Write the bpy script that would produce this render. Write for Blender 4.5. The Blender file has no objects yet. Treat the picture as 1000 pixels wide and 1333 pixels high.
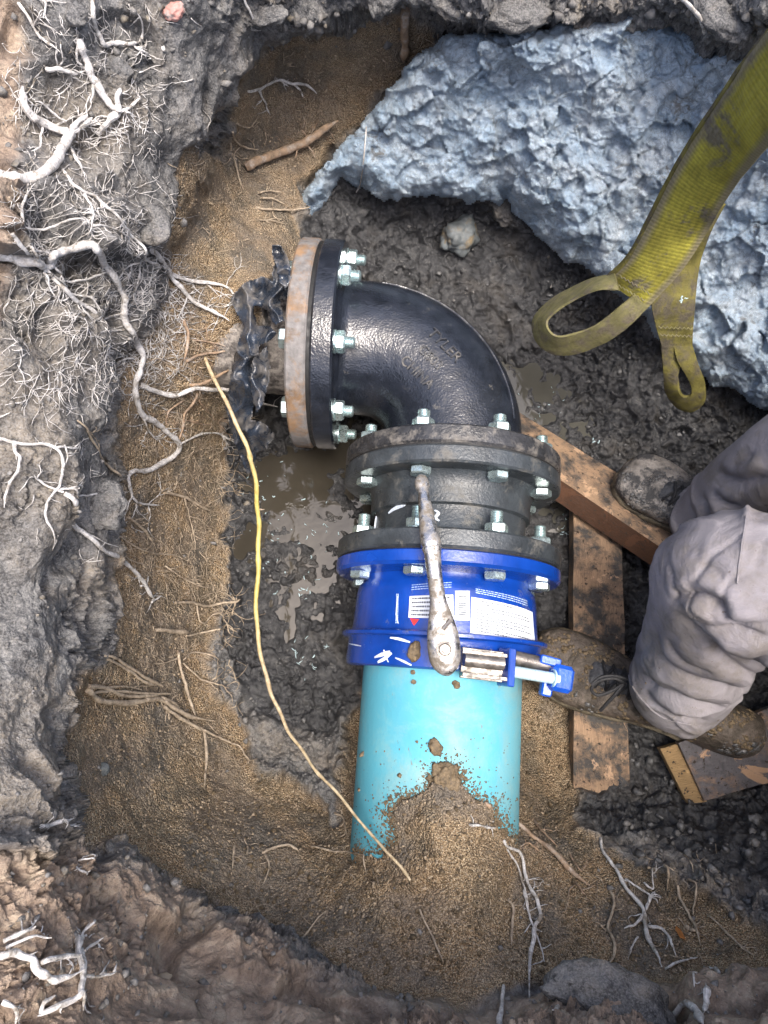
import bpy, math, random
import numpy as np
from mathutils import Vector, Matrix
random.seed(7); RNG = np.random.default_rng(7)
sc = bpy.context.scene
COL = sc.collection
# ---------------------------------------------------------------- camera, sky, sun, exposure
CAMZ, TILT, FPX = 1.10, math.radians(13), 900.0
cd = bpy.data.cameras.new('camera'); cam = bpy.data.objects.new('camera', cd); COL.objects.link(cam)
cam.location = (0, 0, CAMZ); cam.rotation_euler = (TILT, 0, 0)
cd.sensor_fit = 'VERTICAL'; cd.sensor_height = 36; cd.lens = 36*FPX/1333.0
cd.clip_start = 0.02; cd.clip_end = 500
sc.camera = cam
w = bpy.data.worlds.new('World'); sc.world = w; w.use_nodes = True
sky = w.node_tree.nodes.new('ShaderNodeTexSky'); sky.sky_type = 'NISHITA'; sky.sun_disc = False
SUN_EL, SUN_AZ = math.radians(79), math.radians(130)      # nearly overhead, very soft
sky.sun_elevation = SUN_EL; sky.sun_rotation = SUN_AZ
sky.air_density = .8; sky.dust_density = 6.0; sky.ozone_density = 1.0
bg = w.node_tree.nodes['Background']; w.node_tree.links.new(sky.outputs[0], bg.inputs[0]); bg.inputs[1].default_value = 0.15
sd = bpy.data.lights.new('sun', 'SUN'); sd.energy = 1.5; sd.angle = math.radians(24); sd.color = (1, .95, .88)
so = bpy.data.objects.new('sun', sd); COL.objects.link(so)
sdir = Vector((math.sin(SUN_AZ)*math.cos(SUN_EL), math.cos(SUN_AZ)*math.cos(SUN_EL), math.sin(SUN_EL)))
so.rotation_euler = sdir.to_track_quat('Z', 'Y').to_euler(); so.location = sdir*5
sc.view_settings.view_transform = 'Standard'; sc.view_settings.look = 'None'
sc.view_settings.gamma = 1; sc.view_settings.use_curve_mapping = False
sc.view_settings.exposure = 1.3

# ---------------------------------------------------------------- camera geometry helpers (photo pixel + height -> place in the pit)
ct, st = math.cos(TILT), math.sin(TILT)
def rays(u, v):
    u = np.asarray(u, float); v = np.asarray(v, float)
    rx = (u-500)/FPX; ry = -(v-666.5)/FPX
    return np.stack([rx, ry*ct+st, ry*st-ct], -1)
def PN(u, v, z):
    d = rays(u, v); s = (np.asarray(z, float)-CAMZ)/d[..., 2]
    p = d*s[..., None]; p[..., 2] += CAMZ
    return p
def P(u, v, z): return Vector(PN(u, v, z))
def proj(p):
    p = np.asarray(p, float); q = p-np.array([0, 0, CAMZ])
    yc = q[..., 1]*ct+q[..., 2]*st; zc = -q[..., 1]*st+q[..., 2]*ct
    return 500-FPX*q[..., 0]/zc, 666.5+FPX*yc/zc, -zc

# ---------------------------------------------------------------- noise
_pr = RNG.permutation(256); PERM = np.concatenate([_pr, _pr, _pr]).astype(np.int32)
_g = RNG.normal(size=(256, 3)); GRAD = (_g/np.linalg.norm(_g, axis=1)[:, None]).astype(np.float32)
RV = RNG.random((256, 3)).astype(np.float32)
def perlin(p, seed=0):
    p = np.asarray(p, np.float32)+np.float32(seed*17.37+100)
    i = np.floor(p).astype(np.int32); f = p-i; i &= 255
    t = f*f*f*(f*(f*6-15)+10); out = 0
    for dx in (0, 1):
        a = PERM[i[..., 0]+dx]; wx = t[..., 0] if dx else 1-t[..., 0]
        for dy in (0, 1):
            b = PERM[a+i[..., 1]+dy]; wy = t[..., 1] if dy else 1-t[..., 1]
            for dz in (0, 1):
                c = PERM[b+((i[..., 2]+dz) & 255)]; wz = t[..., 2] if dz else 1-t[..., 2]
                g = GRAD[c]
                out = out+wx*wy*wz*(g[..., 0]*(f[..., 0]-dx)+g[..., 1]*(f[..., 1]-dy)+g[..., 2]*(f[..., 2]-dz))
    return out*1.5
def fbm(p, o=3, seed=0):
    s = 0; a = 1
    for k in range(o):
        s = s+a*perlin(p*2.03**k, seed+k); a *= .5
    return s
def worley(p, seed=0):
    p = np.asarray(p, np.float32)+np.float32(seed*11.7+100)
    i = np.floor(p).astype(np.int32); f = p-i
    F1 = np.full(p.shape[:-1], 9, np.float32); F2 = F1.copy()
    for dx in (-1, 0, 1):
        a = PERM[(i[..., 0]+dx) & 255]
        for dy in (-1, 0, 1):
            b = PERM[a+((i[..., 1]+dy) & 255)]
            for dz in (-1, 0, 1):
                c = PERM[b+((i[..., 2]+dz) & 255)]; r = RV[c]
                d = (dx+r[..., 0]-f[..., 0])**2+(dy+r[..., 1]-f[..., 1])**2+(dz+r[..., 2]-f[..., 2])**2
                n = d < F1
                F2 = np.where(n, F1, np.minimum(F2, d)); F1 = np.where(n, d, F1)
    return np.sqrt(F1), np.sqrt(F2)
def facets(p, seed=0, tilt=1.):
    "height of randomly tilted flat chips, one per cell (roughly -1..1)"
    p = np.asarray(p, np.float32)+np.float32(seed*13.1+100)
    i = np.floor(p).astype(np.int32); f = p-i; F1 = np.full(p.shape[:-1], 9, np.float32); Hh = np.zeros_like(F1)
    for dx in (-1, 0, 1):
        a = PERM[(i[..., 0]+dx) & 255]
        for dy in (-1, 0, 1):
            b = PERM[a+((i[..., 1]+dy) & 255)]
            for dz in (-1, 0, 1):
                c = PERM[b+((i[..., 2]+dz) & 255)]; r = RV[c]; g = GRAD[c]
                ox, oy, oz = f[..., 0]-dx-r[..., 0], f[..., 1]-dy-r[..., 1], f[..., 2]-dz-r[..., 2]
                d = ox*ox+oy*oy+oz*oz; n = d < F1
                Hh = np.where(n, tilt*(g[..., 0]*ox+g[..., 1]*oy+g[..., 2]*oz)+r[..., 0]-.5, Hh); F1 = np.where(n, d, F1)
    return Hh
def sstep(a, b, x):
    t = np.clip((x-a)/(b-a), 0, 1); return t*t*(3-2*t)

# ---------------------------------------------------------------- materials
class NT:
    def __init__(s, name):
        s.m = bpy.data.materials.new(name); s.m.use_nodes = True; s.t = s.m.node_tree
        s.b = s.t.nodes['Principled BSDF']; s.co = s.t.nodes.new('ShaderNodeTexCoord').outputs['Object']
    def n(s, ty, **k):
        x = s.t.nodes.new(ty)
        for a, b in k.items():
            if a.startswith('i_'):
                s.set(x.inputs[a[2:]] if not a[2:].isdigit() else x.inputs[int(a[2:])], b)
            else: setattr(x, a, b)
        return x
    def set(s, inp, v):
        if isinstance(v, bpy.types.NodeSocket): s.t.links.new(v, inp)
        elif isinstance(v, (tuple, list)) and len(v) == 3 and inp.type == 'RGBA': inp.default_value = (*v, 1)
        else: inp.default_value = v
    def noise(s, scale, detail=3, rough=.55, dist=0, co=None, color=False):
        x = s.n('ShaderNodeTexNoise'); s.set(x.inputs['Vector'], co or s.co)
        x.inputs['Scale'].default_value = scale; x.inputs['Detail'].default_value = detail
        x.inputs['Roughness'].default_value = rough; x.inputs['Distortion'].default_value = dist
        return x.outputs[1 if color else 0]
    def vor(s, scale, feature='F1', rnd=1, co=None):
        x = s.n('ShaderNodeTexVoronoi', feature=feature); s.set(x.inputs['Vector'], co or s.co)
        x.inputs['Scale'].default_value = scale; x.inputs['Randomness'].default_value = rnd
        return x
    def ramp(s, f, stops, interp='LINEAR'):
        x = s.n('ShaderNodeValToRGB'); s.set(x.inputs[0], f); cr = x.color_ramp; cr.interpolation = interp
        while len(cr.elements) < len(stops): cr.elements.new(.5)
        for e, (p, c) in zip(cr.elements, stops):
            e.position = p; e.color = (*c, 1) if isinstance(c, (tuple, list)) else (c, c, c, 1)
        return x.outputs[0]
    def mix(s, f, a, b, mode='MIX'):
        x = s.n('ShaderNodeMix', data_type='RGBA', blend_type=mode)
        s.set(x.inputs[0], f); s.set(x.inputs[6], a); s.set(x.inputs[7], b); return x.outputs[2]
    def math(s, op, a, b=0., c=None):
        x = s.n('ShaderNodeMath', operation=op); s.set(x.inputs[0], a); s.set(x.inputs[1], b)
        if c is not None: s.set(x.inputs[2], c)
        return x.outputs[0]
    def mapv(s, scale, co=None):
        x = s.n('ShaderNodeMapping'); s.set(x.inputs[0], co or s.co); x.inputs['Scale'].default_value = scale; return x.outputs[0]
    def bump(s, h, dist, strength=1., prev=None):
        x = s.n('ShaderNodeBump'); s.set(x.inputs['Height'], h); x.inputs['Distance'].default_value = dist
        x.inputs['Strength'].default_value = strength
        if prev is not None: s.set(x.inputs['Normal'], prev)
        return x.outputs[0]
    def out(s, color=None, rough=None, normal=None, metal=None, spec=None, coat=None):
        for nme, v in (('Base Color', color), ('Roughness', rough), ('Normal', normal), ('Metallic', metal), ('Specular IOR Level', spec), ('Coat Weight', coat)):
            if v is not None: s.set(s.b.inputs[nme], v)
        return s.m

def soil_material():
    s = NT('pit_soil')
    at = s.n('ShaderNodeAttribute', attribute_name='soil'); sp = s.n('ShaderNodeSeparateColor'); s.set(sp.inputs[0], at.outputs['Color'])
    sand, muck, brown = sp.outputs[0], sp.outputs[1], sp.outputs[2]
    fine = s.noise(420, 3, .7); mid = s.noise(60, 4, .6); big = s.noise(9, 3, .6)
    grain = s.vor(330); gc = s.noise(700, 1, .5)
    # grey clay
    c1 = s.ramp(s.noise(26, 6, .7, .6), [(.32, (.024, .024, .026)), (.48, (.072, .073, .074)), (.68, (.19, .187, .178))])
    c1 = s.mix(s.ramp(s.noise(5, 5, .65), [(.52, 0.), (.68, .7)]), c1, s.ramp(mid, [(.35, (.045, .045, .05)), (.7, (.15, .15, .16))]))
    c1 = s.mix(s.ramp(s.noise(6.3, 5, .65, .5), [(.46, 0.), (.60, .9)]), c1, s.ramp(mid, [(.3, (.09, .077, .062)), (.7, (.25, .215, .17))]))
    c1 = s.mix(s.ramp(fine, [(.4, 0.), (.7, .55)]), c1, (.34, .33, .32))
    c1 = s.mix(s.ramp(s.noise(75, 5, .75, .4), [(.36, .8), (.47, 0.)]), c1, (.022, .021, .022))
    # granular sand
    c2 = s.ramp(gc, [(.32, (.065, .046, .027)), (.46, (.275, .192, .108)), (.57, (.46, .345, .21)), (.72, (.74, .64, .48))])
    c2 = s.mix(s.ramp(big, [(.35, 0.), (.6, .75)]), c2, s.mix(.45, c2, (.19, .11, .05)))
    c2 = s.mix(s.ramp(s.noise(14, 4, .65), [(.48, 0.), (.62, .65)]), c2, s.ramp(gc, [(.3, (.03, .027, .021)), (.7, (.19, .17, .13))]))
    # dark wet muck
    c3 = s.ramp(s.noise(45, 5, .7, .4), [(.34, (.014, .014, .015)), (.52, (.038, .039, .042)), (.72, (.095, .094, .092))])
    c3 = s.mix(s.ramp(s.noise(11, 3, .6), [(.54, 0.), (.72, .45)]), c3, s.ramp(mid, [(.3, (.045, .038, .03)), (.7, (.12, .105, .085))]))
    # brown topsoil
    c4 = s.ramp(s.noise(34, 6, .7), [(.30, (.10, .072, .054)), (.5, (.27, .205, .155)), (.70, (.46, .38, .29))])
    col = s.mix(brown, c1, c4); col = s.mix(muck, col, c3); col = s.mix(sand, col, c2)
    rough = s.mix(muck, (.72,)*3, s.ramp(s.noise(38, 5, .7), [(.36, .13), (.46, .34), (.62, .68)]))
    rough = s.mix(sand, rough, (.85,)*3)
    h = s.math('ADD', s.math('MULTIPLY', fine, .6), s.math('MULTIPLY', mid, 2.2))
    hs = s.math('MULTIPLY', s.math('SUBTRACT', .6, grain.outputs['Distance']), 1.6)
    hm = s.math('ADD', s.math('MULTIPLY', s.noise(210, 4, .7), .9), s.math('MULTIPLY', mid, 1.2))
    hh = s.mix(sand, s.mix(muck, h, hm), hs)
    return s.out(col, rough, s.bump(hh, .0036, 1.), spec=.5)
def rock_material():
    s = NT('blue_grey_rock')
    a = s.noise(16, 7, .68, .5); b = s.noise(130, 5, .72); c = s.noise(5, 3, .5)
    col = s.ramp(a, [(.24, (.24, .35, .48)), (.38, (.42, .57, .73)), (.58, (.60, .71, .81)), (.76, (.80, .86, .90))])
    col = s.mix(s.ramp(b, [(.28, .6), (.44, 0.)]), col, (.14, .18, .24))
    col = s.mix(s.ramp(s.noise(300, 3, .7), [(.52, 0.), (.75, .6)]), col, (.66, .73, .79))
    col = s.mix(s.ramp(s.noise(22, 5, .7, 1.), [(.60, 0.), (.70, .8)]), col, (.17, .15, .12))
    col = s.mix(s.ramp(s.noise(12, 8, .8, 2.), [(.485, 0.), (.5, .7), (.515, 0.)]), col, (.10, .12, .15))
    h = s.math('ADD', s.math('MULTIPLY', s.noise(55, 7, .75, .8), 3.), b)
    h = s.math('ADD', h, s.math('MULTIPLY', s.noise(30, 6, .7, 1.5, co=s.mapv((1.6, .8, 1.2))), 3.))
    return s.out(col, .55, s.bump(h, .005, 1.), spec=.4)
def simple(name, c, rough=.5, metal=0., var=.25, scale=60, bump=.0005, bscale=300, spec=.5, dirt=None, dirt_amt=(.55, .7), dscale=25, coat=None):
    s = NT(name); c = tuple(c)
    lo = tuple(x*(1-var) for x in c); hi = tuple(min(1, x*(1+var)) for x in c)
    col = s.ramp(s.noise(scale, 4, .6), [(.3, lo), (.7, hi)]); r = s.ramp(s.noise(scale*1.7, 3), [(.3, max(.03, rough*.7)), (.7, min(1, rough*1.3))])
    if dirt:
        f = s.ramp(s.noise(dscale, 7, .72, .3), [(dirt_amt[0], 0.), (dirt_amt[1], 1.)])
        col = s.mix(f, col, s.ramp(s.noise(dscale*6, 3), [(.3, tuple(x*.6 for x in dirt)), (.7, dirt)])); r = s.mix(f, r, (.75,)*3)
    if metal > 0 and dirt: s.set(s.b.inputs['Metallic'], s.math('MULTIPLY', s.math('SUBTRACT', 1., f), metal))
    else: s.b.inputs['Metallic'].default_value = metal
    return s.out(col, r, s.bump(s.noise(bscale, 4, .65), bump), spec=spec, coat=coat)
def wood_material(name, base, mud, amt):
    s = NT(name)
    at = s.n('ShaderNodeUVMap').outputs[0]; g = s.noise(14, 5, .6, .4, co=s.mapv((.35, 9, 1), at)); g2 = s.noise(40, 3, .6, co=s.mapv((.3, 9, 1), at))
    col = s.ramp(g, [(.3, tuple(x*.55 for x in base)), (.5, base), (.7, tuple(min(1, x*1.45) for x in base))])
    col = s.mix(s.ramp(g2, [(.3, .5), (.5, 0.)]), col, tuple(x*.4 for x in base))
    f = s.ramp(s.noise(17, 8, .72, .2), [(amt[0], 0.), (amt[1], 1.)])
    col = s.mix(f, col, s.ramp(s.noise(90, 4, .7), [(.3, tuple(x*.5 for x in mud)), (.7, mud)]))
    sp_ = s.ramp(s.noise(120, 3, .6), [(.60, 0.), (.66, 1.)]); col = s.mix(sp_, col, (.05, .035, .025))
    col = s.mix(s.ramp(s.noise(15, 7, .7, .6), [(.585, 0.), (.61, .75)]), col, tuple(min(1, x*1.7) for x in base))
    h = s.math('ADD', s.math('MULTIPLY', g2, .7), s.math('MULTIPLY', s.noise(90, 5, .7), f))
    return s.out(col, s.mix(f, (.5,)*3, (.35,)*3), s.bump(h, .0022))
M = {}
M['soil'] = soil_material(); M['rock'] = rock_material()
def black_iron():
    s = NT('black_bitumen_iron')
    n = s.noise(9, 4, .6); col = s.ramp(s.noise(40, 5, .7), [(.3, (.006, .008, .012)), (.6, (.018, .022, .032)), (.8, (.055, .055, .055))])
    col = s.mix(s.ramp(s.noise(26, 8, .75, .5), [(.64, 0.), (.72, .8)]), col, (.15, .14, .12))
    r = s.ramp(n, [(.35, .10), (.6, .26)])
    h = s.math('ADD', s.noise(330, 2, .5), s.math('MULTIPLY', s.noise(60, 3), 1.6))
    return s.out(col, r, s.bump(h, .0006), spec=.8)
M['iron'] = black_iron()
M['iron_scratched'] = simple('weathered_black_iron', (.032, .033, .036), .26, 0, .5, 30, .0012, 150, .6, (.19, .175, .155), (.50, .66), 42)
M['grey_iron'] = simple('dark_grey_iron', (.042, .050, .057), .32, .1, .45, 22, .0010, 200, .6, (.15, .145, .13), (.53, .70), 30)
M['rust'] = simple('rusty_iron', (.21, .135, .08), .75, 0, .5, 24, .0014, 160, .3, (.23, .22, .215), (.42, .55), 16)
M['crust'] = simple('crusted_old_iron', (.10, .09, .085), .6, 0, .7, 70, .004, 90, .4, (.34, .31, .28), (.45, .56), 50)
M['gasket'] = simple('black_rubber', (.012, .012, .012), .6)
M['blue'] = simple('blue_epoxy_coat', (.005, .05, .32), .22, 0, .3, 12, .0005, 160, .6, (.13, .12, .10), (.60, .74), 26, coat=.3)
M['blue_light'] = simple('blue_epoxy_lug', (.01, .08, .48), .25, 0, .2, 20, .0005, 260, .6, (.2, .18, .15), (.6, .75), 30)
def pvc():
    s = NT('turquoise_pvc'); g = s.noise(5, 3, .5)
    col = s.ramp(g, [(.3, (.075, .32, .43)), (.7, (.11, .40, .50))])
    col = s.mix(s.ramp(s.noise(18, 8, .75, .4), [(.50, 0.), (.70, .5)]), col, (.22, .43, .44))
    col = s.mix(s.ramp(s.noise(60, 6, .75, .3, co=s.mapv((1, .35, 1))), [(.63, 0.), (.70, .85)]), col, (.17, .145, .11))
    col = s.mix(s.ramp(s.noise(7, 7, .75, .6), [(.50, 0.), (.66, .5)]), col, (.26, .36, .34))
    col = s.mix(s.ramp(s.noise(9, 6, .7), [(.60, 0.), (.66, .35)]), col, (.33, .40, .36))
    return s.out(col, s.ramp(s.noise(30, 4), [(.3, .38), (.7, .65)]), s.bump(s.noise(160, 4, .7), .0006), spec=.28)
M['pvc'] = pvc()
M['zinc'] = simple('zinc_plated_steel', (.60, .74, .74), .28, .85, .25, 90, .0004, 300, .5, (.12, .12, .11), (.62, .76), 80)
M['chrome'] = simple('worn_chrome', (.46, .45, .44), .27, .95, .35, 60, .0008, 160, .5, (.17, .145, .115), (.46, .60), 45)
M['steel'] = simple('muddy_steel', (.25, .23, .21), .35, .8, .3, 60, .0006, 200, .5, (.16, .14, .12), (.5, .7), 50)
M['rod'] = simple('pale_coated_rod', (.50, .68, .74), .3, .2, .08, 60, .0002)
M['paper'] = simple('white_sticker', (.74, .78, .82), .35, 0, .06, 40, .0001, 300, .5, (.4, .38, .33), (.66, .8), 60)
M['ink'] = simple('dark_ink', (.05, .06, .09), .5)
M['inkblue'] = simple('white_ink', (.45, .6, .85), .5)
M['red'] = simple('red_ink', (.65, .03, .03), .4)
M['scratch'] = simple('white_scuff', (.55, .62, .72), .5, 0, .3, 300)
M['mudlump'] = simple('brown_mud', (.13, .095, .055), .7, 0, .6, 200, .002, 250)
M['greymud'] = simple('grey_mud', (.10, .10, .10), .35, 0, .6, 150, .002, 200)
M['root_white'] = simple('pale_root_bark', (.62, .60, .58), .6, 0, .35, 120, .0022, 170, .4, (.24, .21, .17), (.46, .64), 60)
M['root_tan'] = simple('tan_root_bark', (.38, .31, .23), .65, 0, .35, 120, .0012, 200, .4, (.17, .12, .08), (.5, .7), 90)
M['root_brown'] = simple('brown_root_bark', (.30, .21, .14), .7, 0, .4, 100, .0015, 160, .4, (.50, .45, .40), (.5, .7), 60)
def yroot():
    s = NT('yellow_root_bark'); g = s.noise(6, 2, .5, co=s.mapv((.2, 1, .2)))
    sx = s.n('ShaderNodeSeparateXYZ'); s.set(sx.inputs[0], s.co)
    f = s.ramp(s.math('ADD', sx.outputs[1], s.math('MULTIPLY', g, .1)), [(.06, 0.), (.16, 1.), (.33, 1.), (.42, 0.)])
    col = s.mix(f, s.ramp(s.noise(120, 4), [(.3, (.30, .22, .12)), (.7, (.58, .48, .32))]), s.ramp(s.noise(70, 3), [(.35, (.40, .31, .09)), (.6, (.55, .47, .15))]))
    return s.out(col, .5, s.bump(s.noise(200, 3), .0006))
M['root_yellow'] = yroot()
M['wrap'] = simple('torn_dark_plastic', (.022, .030, .045), .22, 0, .8, 25, .003, 60, .6, (.15, .14, .13), (.48, .64), 30)
M['wood'] = wood_material('wet_pine', (.40, .265, .165), (.09, .085, .08), (.44, .58))
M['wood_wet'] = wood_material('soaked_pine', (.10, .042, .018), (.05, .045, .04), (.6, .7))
M['wood_grey'] = wood_material('mud_greyed_board', (.42, .26, .15), (.19, .18, .19), (.36, .50))
M['wood_tan'] = wood_material('bare_tan_board', (.38, .25, .12), (.1, .09, .08), (.62, .72))
M['sole'] = simple('muddy_rubber_sole', (.07, .06, .045), .7, 0, .5, 60, .003, 120, .3, (.15, .125, .085), (.4, .55), 60)
M['boot'] = simple('muddy_brown_leather', (.12, .097, .08), .5, 0, .6, 30, .005, 90, .35, (.07, .058, .045), (.42, .56), 30)
M['boot_grey'] = simple('mud_streaked_grey_leather', (.17, .155, .14), .35, 0, .8, 30, .004, 90, .5, (.035, .035, .037), (.44, .52), 18)
M['lace'] = simple('black_lace', (.02, .02, .022), .6, 0, .3, 400, .001, 500)
M['tongue'] = simple('black_boot_tongue', (.04, .042, .048), .45, 0, .6, 120, .003, 130)
def cloth():
    s = NT('grey_lilac_trouser_cloth')
    col = s.ramp(s.noise(7, 4, .6), [(.3, (.195, .182, .196)), (.7, (.285, .268, .284))])
    col = s.mix(s.ramp(s.noise(11, 6, .7), [(.46, 0.), (.60, .6)]), col, (.155, .135, .11))
    col = s.mix(s.ramp(s.noise(120, 4, .7), [(.665, 0.), (.70, .8)]), col, (.11, .09, .08))
    h = s.math('ADD', s.math('MULTIPLY', s.noise(16, 5, .6, 2.), 5.), s.noise(600, 3, .8))
    return s.out(col, .85, s.bump(h, .0008), spec=.25)
M['cloth'] = cloth()
M['skin'] = simple('skin', (.45, .27, .19), .5, 0, .1); M['hivis'] = simple('dark_work_jacket', (.05, .06, .09), .8, 0, .2)
M['helmet'] = simple('white_hard_hat', (.7, .7, .68), .3, 0, .05); M['hair'] = simple('dark_hair', (.03, .02, .015), .6)
def web():
    s = NT('yellow_green_webbing'); at = s.n('ShaderNodeUVMap').outputs[0]
    wv = s.n('ShaderNodeTexWave', wave_type='BANDS', bands_direction='X'); s.set(wv.inputs[0], at); wv.inputs['Scale'].default_value = 5.5; wv.inputs['Distortion'].default_value = 1.6; wv.inputs['Detail'].default_value = 1; wv.inputs['Detail Scale'].default_value = 3
    wy = s.n('ShaderNodeTexWave', wave_type='BANDS', bands_direction='Y'); s.set(wy.inputs[0], at); wy.inputs['Scale'].default_value = 2.6; wy.inputs['Distortion'].default_value = .5
    sx = s.n('ShaderNodeSeparateXYZ'); s.set(sx.inputs[0], at)
    col = s.ramp(s.noise(18, 5, .7), [(.3, (.16, .14, .025)), (.7, (.42, .38, .055))])
    edge = s.ramp(s.math('ABSOLUTE', s.math('SUBTRACT', sx.outputs[1], .5)), [(.33, 0.), (.43, .9)])
    col = s.mix(edge, col, (.19, .165, .11))
    col = s.mix(s.ramp(wv.outputs[0], [(.0, .3), (.5, 0.)]), col, (.10, .095, .02))
    col = s.mix(s.ramp(s.noise(13, 7, .7, .4), [(.55, 0.), (.62, .9)]), col, s.ramp(s.noise(200, 3), [(.3, (.07, .06, .05)), (.7, (.17, .15, .12))]))
    return s.out(col, .75, s.bump(s.math('ADD', s.math('MULTIPLY', wv.outputs[0], .3), s.math('ADD', wy.outputs[0], s.math('MULTIPLY', s.noise(60, 4), 2.))), .0009), spec=.3)
M['web'] = web()
M['web_dark'] = simple('muddy_olive_webbing', (.13, .115, .03), .75, 0, .4, 40, .002, 300, .3, (.10, .085, .06), (.48, .6), 25)
M['web_pale'] = simple('worn_tan_webbing', (.19, .175, .075), .8, 0, .3, 60, .002, 300, .3, (.20, .17, .12), (.48, .62), 40)
def water(name, c, muddy):
    s = NT(name)
    col = s.ramp(s.noise(8, 4, .6), [(.35, tuple(x*.7 for x in c)), (.65, c)])
    return s.out(col, .06, s.bump(s.noise(35, 2, .5, .5), .0006), spec=.6)
M['water'] = water('murky_brown_water', (.05, .044, .034), 1)
M['water_grey'] = water('murky_grey_water', (.07, .068, .058), 1)
M['shaving'] = simple('pale_teal_shavings', (.40, .52, .55), .3, 0, .3, 300)
M['stone_pale'] = simple('pale_blue_tan_stone', (.12, .135, .14), .6, 0, .5, 40, .002, 120, .4, (.22, .17, .10), (.5, .62), 25)
M['stone_grey'] = simple('grey_stone', (.18, .18, .185), .65, 0, .4, 50, .002, 120)
M['stone_tan'] = simple('tan_stone', (.33, .26, .18), .6, 0, .3, 50, .001, 120)
M['stone_red'] = simple('reddish_stone', (.42, .22, .19), .6, 0, .4, 60, .001, 120, .4, (.35, .33, .31), (.5, .6), 60)
M['clod'] = simple('grey_clay_clod', (.17, .165, .16), .75, 0, .5, 60, .003, 150, .4, (.26, .22, .16), (.5, .65), 40)
M['leaf'] = simple('orange_dead_leaf', (.38, .15, .04), .6)

# ---------------------------------------------------------------- object helpers
def mesh_obj(name, verts, faces, mat, parent=None, smooth=True, angle=40, uv=None):
    me = bpy.data.meshes.new(name); me.from_pydata([tuple(v) for v in verts], [], faces)
    if mat: me.materials.append(M[mat] if isinstance(mat, str) else mat)
    if smooth:
        me.polygons.foreach_set('use_smooth', [True]*len(me.polygons))
        if angle: me.set_sharp_from_angle(angle=math.radians(angle))
    if uv is not None:
        l = me.uv_layers.new(name='UVMap'); li = np.zeros(len(me.loops), np.int32); me.loops.foreach_get('vertex_index', li)
        l.data.foreach_set('uv', np.asarray(uv, np.float32)[li].ravel())
    me.update()
    o = bpy.data.objects.new(name, me); COL.objects.link(o)
    if parent: o.parent = parent
    return o
def np_mesh(name, V, F, mat, smooth=True):
    me = bpy.data.meshes.new(name); F = np.asarray(F, np.int32)
    me.vertices.add(len(V)); me.vertices.foreach_set('co', np.asarray(V, np.float32).ravel())
    k = F.shape[1]; me.loops.add(F.size); me.loops.foreach_set('vertex_index', F.ravel())
    me.polygons.add(len(F)); me.polygons.foreach_set('loop_start', np.arange(0, F.size, k, dtype=np.int32))
    me.update(calc_edges=True)
    if smooth: me.polygons.foreach_set('use_smooth', np.ones(len(F), bool))
    me.materials.append(M[mat] if isinstance(mat, str) else mat); me.update()
    o = bpy.data.objects.new(name, me); COL.objects.link(o); return o
def tag(o, label=None, cat=None, group=None, kind=None):
    for k, v in (('label', label), ('category', cat), ('group', group), ('kind', kind)):
        if v: o[k] = v
    return o
def empty(name, loc, label=None, cat=None, group=None):
    o = bpy.data.objects.new(name, None); COL.objects.link(o); o.location = loc; o.empty_display_size = .02
    return tag(o, label, cat, group)
def under(parent, o):
    # children keep their world place: geometry is authored in pit coordinates
    o.parent = parent
    if parent.type == 'EMPTY': o.matrix_parent_inverse = Matrix.Translation(-parent.location)
    return o
class B:
    "collects verts/faces of one part"
    def __init__(s): s.v = []; s.f = []; s.uv = []
    def add(s, vs, fs):
        k = len(s.v); s.v += [Vector(x) for x in vs]; s.f += [tuple(i+k for i in f) for f in fs]; return s
    def build(s, name, mat, parent=None, **k):
        o = mesh_obj(name, s.v, s.f, mat, None, **k)
        return under(parent, o) if parent is not None else o
def frame(d, up=Vector((0, 0, 1))):
    d = Vector(d).normalized(); a = up-d*up.dot(d)
    if a.length < 1e-4: a = Vector((1, 0, 0))-d*d.x
    a.normalize(); return d, a, d.cross(a)
def lathe(b, prof, o, d, seg=96, up=Vector((0, 0, 1)), cap=True, wob=0):
    d, a, c = frame(d, up); o = Vector(o); vs = []; fs = []
    for i, (t, r) in enumerate(prof):
        for k in range(seg):
            an = 2*math.pi*k/seg; vs.append(o+d*t+(a*math.cos(an)+c*math.sin(an))*r)
    for i in range(len(prof)-1):
        for k in range(seg):
            k2 = (k+1) % seg; fs.append((i*seg+k, i*seg+k2, (i+1)*seg+k2, (i+1)*seg+k))
    if cap: fs += [tuple(reversed(range(seg))), tuple((len(prof)-1)*seg+k for k in range(seg))]
    return b.add(vs, fs)
def catmull(pts, n):
    pts = [np.asarray(p, float) for p in pts]; pts = [2*pts[0]-pts[1]]+pts+[2*pts[-1]-pts[-2]]; out = []
    for i in range(1, len(pts)-2):
        for k in range(n):
            t = k/n; p0, p1, p2, p3 = pts[i-1:i+3]
            out.append(.5*((2*p1)+(-p0+p2)*t+(2*p0-5*p1+4*p2-p3)*t*t+(-p0+3*p1-3*p2+p3)*t**3))
    out.append(pts[-2]); return np.array(out)
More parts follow.
